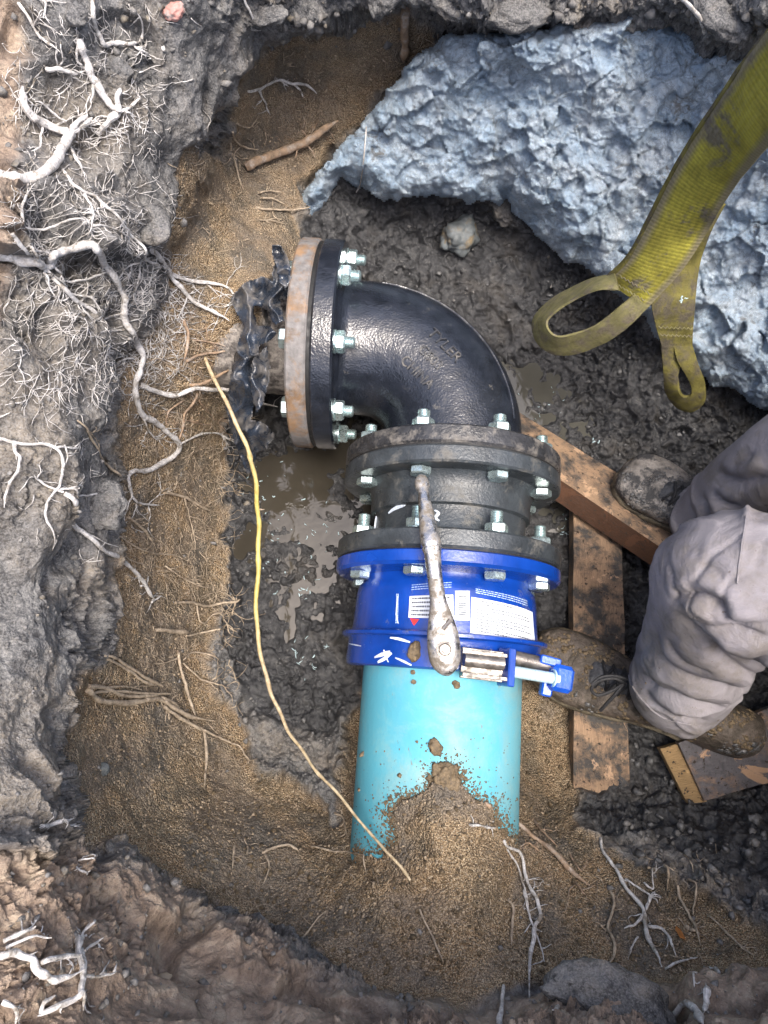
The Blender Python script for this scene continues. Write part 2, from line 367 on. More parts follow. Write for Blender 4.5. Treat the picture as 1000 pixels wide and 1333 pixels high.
def tube(b, pts, rad, seg=8, sq=None):
    "pts Nx3, rad N; sq = flattening factor of the second axis"
    pts = [Vector(p) for p in pts]; n = len(pts); vs = []; fs = []; up = Vector((.3, .2, 1)).normalized()
    for i, p in enumerate(pts):
        d = (pts[min(i+1, n-1)]-pts[max(i-1, 0)]); 
        if d.length < 1e-9: d = Vector((0, 0, 1))
        d, a, c = frame(d, up); up = a; r = rad[i] if hasattr(rad, '__len__') else rad
        for k in range(seg):
            an = 2*math.pi*k/seg; vs.append(p+a*math.cos(an)*r*(sq or 1)+c*math.sin(an)*r)
    for i in range(n-1):
        for k in range(seg):
            k2 = (k+1) % seg; fs.append((i*seg+k, i*seg+k2, (i+1)*seg+k2, (i+1)*seg+k))
    fs += [tuple(reversed(range(seg))), tuple((n-1)*seg+k for k in range(seg))]
    return b.add(vs, fs)
def box(b, c, ax, hx, hy, hz, bev=.1):
    "chamfered box, ax = 3 axes, half sizes"
    c = Vector(c); X, Y, Z = ax; m = min(hx, hy, hz)*bev; vs = []; idx = {}
    for sx in (-1, 1):
        for sy in (-1, 1):
            for sz in (-1, 1):
                for k in range(3):
                    h = [hx, hy, hz]; 
                    for j in range(3):
                        if j != k: h[j] -= m
                    idx[(sx, sy, sz, k)] = len(vs); vs.append(c+X*sx*h[0]+Y*sy*h[1]+Z*sz*h[2])
    fs = []
    def q(*a): fs.append(tuple(idx[x] for x in a))
    for s_ in (-1, 1):
        for k in range(3):
            o = [(-1, -1), (1, -1), (1, 1), (-1, 1)]
            if s_ < 0: o.reverse()
            if k == 1: o = o[::-1]
            def mk(a, b_):
                t = [a, b_]; t.insert(k, s_); return (*t, k)
            q(*[mk(*x) for x in o])
    for k in range(3):          # edges along axis k
        i, j = [x for x in range(3) if x != k]
        for si in (-1, 1):
            for sj in (-1, 1):
                def mk(sk, kk):
                    t = [0, 0, 0]; t[k] = sk; t[i] = si; t[j] = sj; return (*t, kk)
                q(mk(-1, i), mk(1, i), mk(1, j), mk(-1, j))
    for sx in (-1, 1):
        for sy in (-1, 1):
            for sz in (-1, 1): q((sx, sy, sz, 0), (sx, sy, sz, 1), (sx, sy, sz, 2))
    return b.add(vs, fs)
def recalc(o):
    import bmesh
    bm = bmesh.new(); bm.from_mesh(o.data); bmesh.ops.recalc_face_normals(bm, faces=bm.faces); bm.to_mesh(o.data); bm.free()
    return o
def lump(name, c, r, mat, seed=0, sq=(1, 1, .7), rough=.25, sub=3, parent=None):
    import bmesh
    bm = bmesh.new(); bmesh.ops.create_icosphere(bm, subdivisions=sub, radius=1); V = np.array([v.co[:] for v in bm.verts])
    n = 1+rough*perlin(V*1.3+seed*3.1, seed % 7)+rough*.5*perlin(V*3+seed, seed % 5)-rough*.35*np.abs(perlin(V*5+seed, 2))
    f1_, f2_ = worley(V*1.8+seed*1.3, seed % 6); n = n+rough*.45*(np.clip((f2_-f1_)*2, 0, 1)-.7)
    if sub >= 4: n = n+rough*.16*fbm(V*11+seed, 3, 1)
    V = V*n[:, None]*np.array(sq)*r
    for v, p in zip(bm.verts, V): v.co = p
    me = bpy.data.meshes.new(name); bm.to_mesh(me); bm.free(); me.materials.append(M[mat])
    me.polygons.foreach_set('use_smooth', [True]*len(me.polygons))
    o = bpy.data.objects.new(name, me); COL.objects.link(o); o.location = c; o.rotation_euler.z = seed*1.3
    return o
# ================================================================ THE PIT
def sdf(poly, U, V):
    "signed distance in pixels, positive inside"
    d = np.full(U.shape, 1e9); ins = np.zeros(U.shape, bool); n = len(poly)
    for i in range(n):
        x0, y0 = poly[i]; x1, y1 = poly[(i+1) % n]
        ex, ey = x1-x0, y1-y0; t = np.clip(((U-x0)*ex+(V-y0)*ey)/(ex*ex+ey*ey+1e-9), 0, 1)
        d = np.minimum(d, (U-x0-t*ex)**2+(V-y0-t*ey)**2)
        c = ((y0 > V) != (y1 > V)) & (U < (x1-x0)*(V-y0)/((y1-y0) or 1e-9)+x0); ins ^= c
    d = np.sqrt(d); return np.where(ins, d, -d)
CU = [-700, -300, 0, 70, 130, 200, 260, 300, 360, 420, 500, 600, 700, 800, 900, 1000, 1300, 1700]
ZT = {
 -600: [.55]*18,
 -200: [.55, .55, .50, .48, .47, .46, .45, .44, .43, .42, .42, .42, .43, .44, .46, .48, .55, .55],
 0:    [.55, .55, .42, .42, .40, .38, .36, .34, .30, .26, .24, .28, .30, .32, .36, .42, .55, .55],
 60:   [.55, .55, .42, .40, .38, .36, .32, .28, .14, .12, .12, .15, .20, .25, .30, .38, .50, .55],
 100:  [.55, .54, .41, .38, .36, .34, .30, .24, .04, .05, .06, .08, .14, .20, .27, .33, .45, .55],
 200:  [.55, .53, .40, .36, .33, .29, .20, .02, -.03, -.04, -.03, .0, .06, .12, .2, .28, .38, .55],
 300:  [.55, .52, .40, .34, .30, .22, .10, .05, .02, -.09, -.13, -.14, -.12, 0, .08, .18, .30, .55],
 400:  [.55, .52, .40, .35, .30, .19, .11, .11, .11, -.12, -.19, -.17, -.16, -.13, -.03, .1, .15, .55],
 440:  [.55, .52, .40, .35, .29, .17, .10, .08, .03, -.17, -.2, -.2, -.18, -.15, -.08, .03, .08, .55],
 500:  [.55, .52, .40, .35, .28, .14, .06, .0, -.17, -.20, -.22, -.22, -.21, -.18, -.15, -.08, 0, .55],
 600:  [.55, .52, .38, .34, .24, .05, -.10, -.215, -.22, -.22, -.22, -.22, -.205, -.19, -.18, -.17, -.1, .55],
 700:  [.55, .52, .38, .34, .22, .0, -.13, -.21, -.215, -.212, -.21, -.2, -.2, -.19, -.19, -.19, -.15, .55],
 800:  [.55, .52, .38, .35, .22, .02, -.12, -.195, -.207, -.208, -.2, -.2, -.2, -.19, -.19, -.19, -.15, .55],
 900:  [.55, .52, .38, .33, .2, .03, -.11, -.17, -.185, -.195, -.2, -.2, -.19, -.19, -.19, -.18, -.1, .55],
 1000: [.55, .53, .39, .32, .2, .06, -.05, -.11, -.15, -.16, -.10, .0, -.16, -.17, -.165, -.14, -.02, .55],
 1050: [.55, .53, .40, .32, .2, .09, 0, -.05, -.08, -.10, .0, .09, -.10, -.14, -.13, -.09, .08, .55],
 1100: [.55, .54, .42, .34, .24, .15, .09, .05, .01, -.03, .06, .16, .02, -.04, -.04, 0, .2, .55],
 1150: [.55, .54, .43, .36, .27, .18, .12, .08, .05, .06, .12, .155, .06, .02, .01, .04, .25, .55],
 1200: [.55, .55, .45, .40, .33, .24, .18, .13, .10, .11, .14, .165, .10, .07, .06, .10, .30, .55],
 1280: [.55, .55, .47, .43, .39, .33, .28, .24, .21, .19, .19, .20, .18, .16, .16, .19, .36, .55],
 1333: [.55, .55, .48, .45, .42, .38, .34, .31, .28, .26, .25, .25, .24, .23, .24, .27, .42, .55],
 1500: [.55]*18, 2000: [.55]*18}
CV = sorted(ZT); ZM = np.array([ZT[v] for v in CV])
gu = np.arange(-700, 1701, 5.); gv = np.arange(-600, 2001, 5.)
Zc = np.array([np.interp(gu, CU, r) for r in ZM]); Zc = np.array([np.interp(gv, CV, Zc[:, j]) for j in range(len(gu))]).T
def gblur(A, s):
    k = np.exp(-.5*(np.arange(-3*s, 3*s+1)/s)**2); k /= k.sum()
    A = np.pad(A, 3*s, mode='edge')
    A = np.apply_along_axis(lambda r: np.convolve(r, k, 'valid'), 1, A)
    return np.apply_along_axis(lambda r: np.convolve(r, k, 'valid'), 0, A)
Zc = gblur(Zc, 3)
GU, GV = np.meshgrid(gu, gv)
def samp(A, u, v):
    x = np.clip((u+700)/5, 0, len(gu)-1.001); y = np.clip((v+600)/5, 0, len(gv)-1.001)
    i = x.astype(int); j = y.astype(int); a = x-i; b = y-j
    return (A[j, i]*(1-a)+A[j, i+1]*a)*(1-b)+(A[j+1, i]*(1-a)+A[j+1, i+1]*a)*b
# --- the boulder's outline and face
BOULD = [(395, 288), (390, 262), (402, 236), (428, 205), (450, 178), (478, 152), (497, 116), (526, 88), (552, 62), (590, 46), (640, 40), (700, 36), (760, 26), (830, 17), (880, 22), (908, 48), (955, 66), (1010, 60), (1250, 100), (1300, 400), (1260, 640), (1100, 560), (1000, 532), (962, 512), (920, 492), (890, 474), (862, 452), (846, 425), (806, 388), (765, 352), (728, 332), (692, 300), (655, 266), (622, 262), (590, 264), (560, 250), (525, 260), (495, 264), (472, 248), (445, 236), (428, 250), (420, 276), (408, 290)]
SB = sdf(BOULD, GU, GV)
vt = np.interp(gu, [390, 450, 500, 560, 700, 880, 1000, 1300], [262, 178, 112, 58, 36, 20, 60, 110])
vb = np.interp(gu, [390, 450, 520, 650, 730, 850, 1000, 1300], [290, 250, 262, 266, 332, 440, 532, 660])
zt_ = np.interp(gu, [390, 450, 560, 700, 880, 1000, 1300], [.0, .09, .24, .29, .33, .37, .42])
zb_ = np.interp(gu, [390, 500, 650, 850, 1000, 1300], [-.03, .01, .01, -.01, -.02, .0])
tb = np.clip((GV-vt)/(vb-vt), -.2, 1.2); ZB = zt_*(1-tb)+zb_*tb
# terrain hides behind the boulder, with a hollow under its lower edge
ZB_s = gblur(ZB, 2)
Zc = np.where(SB > -8, np.minimum(Zc, ZB_s-.05*sstep(-8, 25, SB)), Zc); Zc = gblur(Zc, 1)
# --- soil regions
SAND = [(235, 190), (300, 215), (330, 290), (345, 400), (300, 470), (290, 620), (292, 760), (262, 850), (330, 1000), (440, 1070), (452, 960), (470, 880), (700, 880), (748, 900), (750, 1080), (800, 1110), (900, 1160), (1000, 1215), (1010, 1262), (880, 1290), (700, 1272), (600, 1300), (500, 1290), (400, 1240), (330, 1190), (240, 1155), (190, 1120), (110, 1090), (85, 980), (95, 900), (150, 850), (150, 560), (165, 480), (215, 400), (218, 300)]
BACK = [(305, 95), (345, 70), (450, 38), (530, 20), (560, 40), (540, 90), (490, 120), (440, 190), (390, 240), (390, 330), (330, 380), (290, 330), (300, 200)]
MUCK = [(330, 300), (390, 285), (450, 240), (620, 262), (740, 330), (860, 450), (1000, 530), (1300, 640), (1300, 1000), (1000, 1150), (930, 1140), (850, 1100), (760, 1080), (740, 900), (680, 880), (470, 880), (440, 960), (330, 930), (290, 860), (285, 760), (262, 700), (290, 560), (300, 480), (350, 420)]
BROWN = [(-400, 1120), (0, 1130), (90, 1110), (180, 1150), (250, 1190), (350, 1240), (430, 1290), (560, 1310), (760, 1290), (1000, 1270), (1400, 1260), (1400, 1900), (-700, 1900), (-700, 1100)]
BROWN2 = [(-300, -50), (30, -50), (22, 260), (-10, 420), (-300, 420)]
LCLAY = [(-700, 240), (60, 240), (150, 250), (225, 300), (205, 400), (150, 480), (155, 560), (142, 640), (150, 740), (125, 830), (118, 900), (60, 930), (85, 1000), (105, 1080), (60, 1120), (-700, 1130)]
TCLAY = [(-700, -700), (640, -700), (640, 20), (560, 22), (520, 12), (440, 30), (345, 60), (318, 100), (300, 170), (262, 260), (225, 330), (60, 345), (-700, 345)]
BCLAY = [(-700, 1080), (110, 1090), (190, 1140), (260, 1170), (330, 1215), (400, 1250), (480, 1290), (560, 1300), (700, 1290), (760, 1268), (860, 1285), (1000, 1262), (1700, 1240), (1700, 2100), (-700, 2100)]
TRIM = [(560, -700), (1700, -700), (1700, 40), (1000, 66), (955, 60), (905, 40), (880, 12), (760, 14), (700, 26), (640, 30), (600, 34)]
SD = {k: sdf(p, GU, GV) for k, p in dict(sand=SAND, back=BACK, muck=MUCK, brown=BROWN, brown2=BROWN2, lclay=LCLAY, tclay=TCLAY, bclay=BCLAY, trim=TRIM).items()}
STEP = 1.3
uu = np.concatenate([np.linspace(-700, -30, 70)[:-1], np.arange(-30, 1030, STEP), np.linspace(1031, 1700, 90)])
vv = np.concatenate([np.linspace(-600, -30, 60)[:-1], np.arange(-30, 1365, STEP), np.linspace(1366, 2000, 60)])
U, V = np.meshgrid(uu, vv); nu, nv = len(uu), len(vv)
infr = sstep(-200, -20, U)*sstep(1250, 1050, U)*sstep(-200, -20, V)*sstep(1480, 1360, V)
Z0 = samp(Zc, U, V); p0 = PN(U, V, Z0)
W1 = fbm(p0*14, 4, 3)*13; W2 = fbm(p0*14, 4, 9)*13
Wf = perlin(p0*90, 5)*4; W1 = W1+Wf; W2 = W2-Wf
S = {k: samp(a, U+W1, V+W2) for k, a in SD.items()}
sbt = samp(SB, U, V)
ledge = .045*sstep(-5, 9, S['lclay'])+.05*sstep(-6, 10, S['tclay'])+.035*sstep(-6, 10, S['bclay'])+.012*sstep(-5, 9, S['trim'])
Z1 = Z0+ledge*np.where(sbt > 0, .0, 1.)
# sand heaped on the end of the turquoise pipe
_rd = rays(U, V); _rd /= np.linalg.norm(_rd, axis=-1)[..., None]; _ad = np.array([.0686, 1, 0]); _ad /= np.linalg.norm(_ad); _ro = np.array([-.0899, 0, CAMZ])
_a = _rd-_ad*(_rd@_ad)[..., None]; _b = _ro-_ad*(_ro@_ad); _A = (_a*_a).sum(-1); _B = 2*(_a@_b); _D = _B*_B-4*_A*(_b@_b-.122**2)
_s = (-_B-np.sqrt(np.maximum(_D, 0)))/(2*_A); zp = CAMZ+_s*_rd[..., 2]
HEAP = [(430, 1200), (430, 1104), (452, 1108), (470, 1112), (498, 1116), (516, 1092), (508, 1058), (522, 1044), (548, 1042), (560, 1026), (572, 1008), (590, 1004), (600, 1028), (618, 1046), (640, 1052), (650, 1078), (668, 1092), (678, 1100), (700, 1120), (700, 1200)]
hd_ = sdf(HEAP, U+W1*.5, V+W2*.5)
Z1 = np.where((hd_ > -1) & (_D > 0) & (V < 1195), np.maximum(Z1, zp+.004+.022*sstep(0, 60, hd_)), Z1)
p1 = PN(U, V, Z1)
def normals(p):
    a = np.gradient(p, axis=1); b = np.gradient(p, axis=0); n = np.cross(b, a); n /= np.linalg.norm(n, axis=-1)[..., None]+1e-12
    return n
Nn = normals(PN(U, V, Z0+.0)); 
tocam = np.array([0, 0, CAMZ])-p1; tocam /= np.linalg.norm(tocam, axis=-1)[..., None]
Nn = np.where((Nn*tocam).sum(-1)[..., None] < 0, -Nn, Nn); Nn = Nn*.75+tocam*.4; Nn /= np.linalg.norm(Nn, axis=-1)[..., None]
wsand = np.maximum(sstep(-6, 6, S['sand']), sstep(-6, 6, S['back']))
wmuck = sstep(-8, 8, S['muck'])*(1-wsand*.999)
damp = np.clip(sstep(-10, 25, S['back'])*(.55+.5*fbm(p1*12, 3, 81))+.7*sstep(.15, .5, fbm(p1*7, 3, 82)+.25)*sstep(0, 30, S['sand']), 0, .8)
wmuck = np.where((U > 560) | (V < 850), np.maximum(wmuck, 0), wmuck)
wbrown = np.maximum(sstep(-25, 25, S['brown']), sstep(-15, 15, S['brown2']))*(1-wsand)
wclay = np.clip(1-wsand-wmuck, 0, 1)
WV = np.stack([fbm(p1*34, 3, 4), fbm(p1*34, 3, 5), fbm(p1*34, 3, 6)], -1)
F1, F2 = worley(p1/.034+.55*WV, 1); G1, G2 = worley(p1/.013+.8*WV, 2)
SZ = sstep(-.25, .3, perlin(p1*16, 33))
H1, H2 = worley(p1/.0052, 5)
n9 = fbm(p1*9, 3, 11); n40 = fbm(p1*42, 4, 12); n150 = perlin(p1*170, 14)
K1 = facets(p1/.022+.35*WV, 3, 1.3); K2 = facets(p1/.0085+.35*WV, 4, 1.3)
SM = .12+1.05*sstep(-.1, .3, perlin(p1*6.5, 61)); void = sstep(.16, .42, perlin(p1*np.array([15, 11, 13]), 62))
rid = 1-np.abs(fbm(p1*24, 3, 21))*1.6
cr = np.clip((F2-F1)*3.0, 0, 1)**.6; cg = np.clip((G2-G1)*2.5, 0, 1)**.7
cobb = sstep(-.1, .25, perlin(p1*7, 31))
D = wclay*(.020*n9+.030*fbm(p1*5.2, 2, 66)+.012*(1-2*np.abs(fbm(p1*np.array([11, 6, 8]), 2, 67)))+.005*rid+SM*((cr-.7)*(.003+.007*cobb)+.0055*n40+(cg-.6)*.0020*cobb+.0070*K1+.0028*K2)+.0011*n150-.022*void)
D += wsand*(.008*n9+.0030*n40+.0012*n150+.0022*(.5-H1)+.004*np.maximum(0, fbm(p1*22, 3, 37))+.003*K1*sstep(.1, .4, perlin(p1*13, 38)))
D += wmuck*(.012*n9+.012*(cr-.6)*cobb+.008*(1-2.2*np.abs(fbm(p1*21, 3, 68)))+.0030*K1*SZ+.0035*n40+.0012*(cg-.55)*SZ+.0006*n150)
# right-hand muck stands in sharper, cracked lumps
rm = wmuck*sstep(700, 800, U)*sstep(1333, 1000, V)
D += rm*(.003*n40+.006*fbm(p1*26, 3, 36)+.0025*K1+.0006*K2)
water_l = sdf([(305, 600), (345, 575), (450, 585), (455, 700), (440, 800), (400, 850), (330, 830), (298, 760), (300, 680)], U+W1, V+W2)
D = np.where(wmuck > 0, D-wmuck*.0065*sstep(-10, 30, water_l), D)
D *= infr*.9+.1
D = np.minimum(D, np.where(sbt > 5, .0, 1.))
PT = p1+Nn*D[..., None]
# outer ring down to the horizon
idx = np.arange(nu*nv).reshape(nv, nu)
q = np.stack([idx[:-1, :-1], idx[1:, :-1], idx[1:, 1:], idx[:-1, 1:]], -1).reshape(-1, 4)
border = np.concatenate([idx[0, :], idx[1:, -1], idx[-1, -2::-1], idx[-2:0:-1, 0]])
VT = PT.reshape(-1, 3); bp = VT[border]; cen = np.array([0, .4, 0]); rings = []; FR = []; prev = border; base = len(VT)
for k, sc_ in enumerate((1.4, 2.2, 4, 10, 40, 150)):
    r = bp.copy(); r[:, :2] = cen[:2]+(bp[:, :2]-cen[:2])*sc_; r[:, 2] = .56+.03*np.sin(r[:, 0]*3)*np.cos(r[:, 1]*2.3)
    rings.append(r); cur = base+np.arange(len(bp))+k*len(bp); n_ = len(bp)
    FR.append(np.stack([prev, np.roll(prev, -1), np.roll(cur, -1), cur], -1)); prev = cur
VA = np.concatenate([VT]+rings); FA = np.concatenate([q]+FR)
g = np_mesh('excavated_ground', VA, FA, 'soil'); tag(g, kind='structure')
ca = g.data.color_attributes.new('soil', 'FLOAT_COLOR', 'POINT')
cc = np.zeros((len(VA), 4), np.float32); cc[:, 3] = 1; cc[:len(VT), 0] = (wsand*(1-.8*damp)).ravel(); cc[:len(VT), 1] = np.maximum(wmuck, wsand*damp).ravel(); cc[:len(VT), 2] = wbrown.ravel(); cc[len(VT):, 2] = 1
ca.data.foreach_set('color', cc.ravel())
def surf(u, v, lift=0.):
    "point on the ground seen at pixel (u, v), lifted towards the viewer"
    u = np.atleast_1d(np.asarray(u, float)); v = np.atleast_1d(np.asarray(v, float))
    i = np.clip(np.searchsorted(uu, u), 0, nu-1); j = np.clip(np.searchsorted(vv, v), 0, nv-1)
    p = PT[j, i]; t = tocam[j, i]; return p+t*np.asarray(lift)[..., None] if np.ndim(lift) else p+t*lift

# water standing in the bottom
def puddle(name, poly, z, mat):
    n = 6; c = np.mean(poly, 0); V_ = [P(c[0], c[1], z)]; 
    cl = catmull(poly+[poly[0]], 4)[:-1]; V_ += [P(x, y, z) for x, y in cl]; m = len(cl)
    o = mesh_obj(name, V_, [(0, 1+(i+1) % m, 1+i) for i in range(m)], mat, smooth=False); return tag(recalc(o), kind='structure')
puddle('muddy_water', [(285, 590), (340, 555), (440, 545), (560, 560), (560, 720), (470, 860), (420, 900), (330, 900), (285, 800), (282, 690)], -.2125, 'water')
puddle('muddy_water', [(640, 470), (690, 470), (740, 500), (790, 580), (800, 640), (740, 690), (690, 680), (620, 600)], -.1995, 'water_grey')

# ---------------------------------------------------------------- the boulder: a solid lump bedded in the wall
bu = np.arange(384, 1304, 1.9); bv = np.arange(10, 664, 1.9); BU, BV = np.meshgrid(bu, bv)
pz = PN(BU, BV, samp(ZB, BU, BV)); w1 = fbm(pz*22, 4, 41)*9; w2 = fbm(pz*22, 4, 43)*9
ds = samp(SB, BU+w1, BV+w2); R0 = 42
R0 = np.where(BV < 120, 26, 42); back = .085*(1-np.sqrt(np.clip(1-(1-np.clip(ds/R0, 0, 1))**2, 0, 1)))
ray = rays(BU, BV); rl = ray/np.linalg.norm(ray, axis=-1)[..., None]
sh = fbm(pz*7, 3, 51)*.022-.010*np.abs(fbm(pz*16, 3, 52))+.007*fbm(pz*50, 4, 53)+.0022*perlin(pz*160, 55)
f1, f2 = worley(pz*np.array([14, 22, 22])+.5*fbm(pz*12, 2, 56)[..., None], 7); sh += .004*(np.clip((f2-f1)*2.2, 0, 1)-.7)
sh += .020*facets(pz/.085+.3*fbm(pz*14, 2, 58)[..., None], 11, 1.2)+.012*facets(pz/.050+.3*fbm(pz*20, 2, 57)[..., None], 8, 1.2)+.0045*facets(pz/.026, 9, 1.3)+.0013*facets(pz/.011, 10, 1.3)
cv = np.exp(-((BV-(330+(BU-760)*-.9))/22)**2)*sstep(600, 700, BU)*sstep(860, 760, BU); sh -= .012*cv
fr = pz+rl*back[..., None]-rl*sh[..., None]; bk = pz+rl*(np.maximum(back, 0)+.17)[..., None]
ok = ds > 0; okf = ok[:-1, :-1] & ok[1:, :-1] & ok[1:, 1:] & ok[:-1, 1:]
ii = np.arange(ok.size).reshape(ok.shape); N0 = ok.size
fq = np.stack([ii[:-1, :-1], ii[1:, :-1], ii[1:, 1:], ii[:-1, 1:]], -1)[okf]
ed = {}; 
E = np.concatenate([fq[:, [0, 1]], fq[:, [1, 2]], fq[:, [2, 3]], fq[:, [3, 0]]])
key = E.min(1).astype(np.int64)*N0*2+E.max(1); u_, first, cnt = np.unique(key, return_index=True, return_counts=True); Eb = E[first[cnt == 1]]
side = np.stack([Eb[:, 1], Eb[:, 0], Eb[:, 0]+N0, Eb[:, 1]+N0], -1)
FB = np.concatenate([fq, fq[:, ::-1]+N0, side]); VB = np.concatenate([fr.reshape(-1, 3), bk.reshape(-1, 3)])
us = np.unique(FB); mp = np.full(2*N0, -1); mp[us] = np.arange(len(us))
bo = np_mesh('boulder', VB[us], mp[FB], 'rock')
tag(bo, 'big pale blue grey boulder bulging from the pit wall at the top right', 'boulder')
FRB, BUV = fr, (bu, bv)
def rock_at(u, v, lift=0.):
    i = int(np.clip((u-bu[0])/1.9, 0, len(bu)-1)); j = int(np.clip((v-bv[0])/1.9, 0, len(bv)-1)); return Vector(fr[j, i]-rl[j, i]*lift)
# ================================================================ THE PIPEWORK
AX0 = Vector((.0899, 0, 0)); AD = Vector((.0686, 1, 0)).normalized(); AW = Vector((-AD.y, AD.x, 0))     # main axis, and the arm to the left
def ax(t): return AX0+AD*t
EC = ax(.532)
def ray_cyl(u, v, r, o=AX0, d=AD):
    rd = Vector(rays(u, v)).normalized(); ro = Vector((0, 0, CAMZ))-o
    a = rd-d*rd.dot(d); b_ = ro-d*ro.dot(d); A = a.dot(a); Bq = 2*a.dot(b_); Cq = b_.dot(b_)-r*r
    D_ = Bq*Bq-4*A*Cq
    s = (-Bq-math.sqrt(max(D_, 0)))/(2*A); p = Vector((0, 0, CAMZ))+rd*s; q_ = p-o; t = q_.dot(d); f = q_-d*t
    _, up, c = frame(d); return t, math.atan2(f.dot(c), f.dot(up)), p
def cyl_pt(t, an, r, o=AX0, d=AD):
    _, up, c = frame(d); return o+d*t+(up*math.cos(an)+c*math.sin(an))*r
def flange_prof(t0, t1, r, bore, c=.002):
    return [(t0, bore), (t0, r-c), (t0+c, r), (t1-c, r), (t1, r-c), (t1, bore)]
def hexa(b, o, d, r, h, rot=0, dome=True):
    d, a, c = frame(d); o = Vector(o); vs = []; fs = []; pr = [(0, r*.9), (h*.12, r), (h*.82, r), (h, r*.88)]
    for t, rr in pr:
        for k in range(6):
            an = rot+k*math.pi/3; vs.append(o+d*t+(a*math.cos(an)+c*math.sin(an))*rr)
    for i in range(3):
        for k in range(6): fs.append((i*6+k, i*6+(k+1) % 6, i*6+6+(k+1) % 6, i*6+6+k))
    fs += [tuple(reversed(range(6))), tuple(18+k for k in range(6))]
    return b.add(vs, fs)
def bolt(parent, o, d, bc, an, t_head, t_nut, stud=.016, rot=0.):
    "hex bolt: head at t_head facing -d side, nut at t_nut, stud past it; all along axis d"
    s = 1 if t_nut > t_head else -1
    p = lambda t: cyl_pt(t, an, bc, o, d)
    b = B(); hexa(b, p(t_head), -d*s, .0165, .0115, rot); lathe(b, [(0, .0085), (abs(t_nut-t_head), .0085)], p(t_head), d*s, 12)
    bo_ = b.build('bolt', 'zinc', parent, angle=25)
    w_ = B(); lathe(w_, [(0, .010), (0, .0185), (.002, .0185), (.002, .010)], p(t_nut), d*s, 20, cap=False)
    n = B(); hexa(n, p(t_nut+.0022*s), d*s, .0170, .0145, rot+.5)
    prof = [(.016, .0088)]
    k = 0
    while k*.0024 < stud: prof += [(.017+k*.0024, .0094), (.0182+k*.0024, .0084)]; k += 1
    sb = B(); lathe(sb, prof+[(.018+stud, .006)], p(t_nut), d*s, 14)
    n.build('nut', 'zinc', bo_, angle=25); w_.build('washer', 'zinc', bo_, angle=25); sb.build('threaded_end', 'zinc', bo_, angle=60)
    return bo_
BA = [math.radians(22.5+45*k) for k in range(8)]
BCR = .147
# old rusty pipe on the left
T0 = empty('rusty_pipe', EC+AW*.27, 'old rusty iron pipe with a brown crusted flange entering the left wall', 'pipe')
b = B(); lathe(b, [(.268, .086), (.30, .086), (.62, .086)], EC, AW, 72); b.build('barrel', 'crust', T0)
b = B(); lathe(b, [(.268, .093), (.275, .093), (.285, .086)], EC, AW, 72, cap=False); b.build('weld_collar', 'rust', T0)
b = B(); lathe(b, flange_prof(.2385, .270, .175, .06, .003), EC, AW, 96, cap=False); b.build('flange', 'rust', T0)
# black elbow
T1 = empty('pipe_elbow', EC, 'glossy black cast iron ninety degree elbow between rusty pipe and grey spool', 'pipe elbow')
b = B(); RB_, rr = .160, .113; cl = []
for k in range(6): cl.append((EC+AW*(.200-(.200-RB_)*k/6), rr+.012*max(0, 1-k/2.5)))
cc_ = EC+AW*RB_-AD*RB_
for k in range(0, 33):
    th = math.pi/2*k/32; cl.append((cc_+AD*RB_*math.cos(th)-AW*RB_*math.sin(th), rr))
for k in range(1, 7): cl.append((EC-AD*(RB_+(.185-RB_)*k/6), rr+.012*max(0, (k-3.5)/2.5)))
vs = []; fs = []; SEG = 96; Zu = Vector((0, 0, 1))
for i, (p, r) in enumerate(cl):
    d_ = (cl[min(i+1, len(cl)-1)][0]-cl[max(i-1, 0)][0]).normalized(); c_ = d_.cross(Zu)
    for k in range(SEG):
        an = 2*math.pi*k/SEG; vs.append(p+(Zu*math.cos(an)+c_*math.sin(an))*r)
for i in range(len(cl)-1):
    for k in range(SEG):
        k2 = (k+1) % SEG; fs.append((i*SEG+k, i*SEG+k2, (i+1)*SEG+k2, (i+1)*SEG+k))
b.add(vs, fs); body = recalc(b.build('body', 'iron', T1))
cast = B(); sp = []
for k in range(2, 31):
    th = math.pi/2*k/32; n_ = (AD*math.cos(th)-AW*math.sin(th)); sp.append(cc_+n_*(RB_+rr*.80)+Zu*rr*.60+Vector((0, 0, .0006*math.sin(k*1.9))))
tube(cast, sp, .0016, 6); sp = []
cast.build('casting_seam', 'iron', T1)
b = B(); lathe(b, flange_prof(.1985, .2325, .175, .06, .003), EC, AW, 96, cap=False)
lathe(b, [(.186, .112), (.192, .118), (.1985, .135)], EC, AW, 96, cap=False); recalc(b.build('flange', 'iron', T1))
b = B(); lathe(b, flange_prof(.3155, .3435, .175, .06, .003), AX0, AD, 96, cap=False)
lathe(b, [(.3435, .135), (.350, .118), (.357, .112)], AX0, AD, 96, cap=False); recalc(b.build('flange', 'iron_scratched', T1))
b = B(); lathe(b, [(.2328, .05), (.2328, .171), (.2382, .171), (.2382, .05)], EC, AW, 72, cap=False); b.build('gasket', 'gasket', T1)
for k in range(8): bolt(T1, EC, AW, BCR, BA[k], .2705, .198, .014, k*.37)
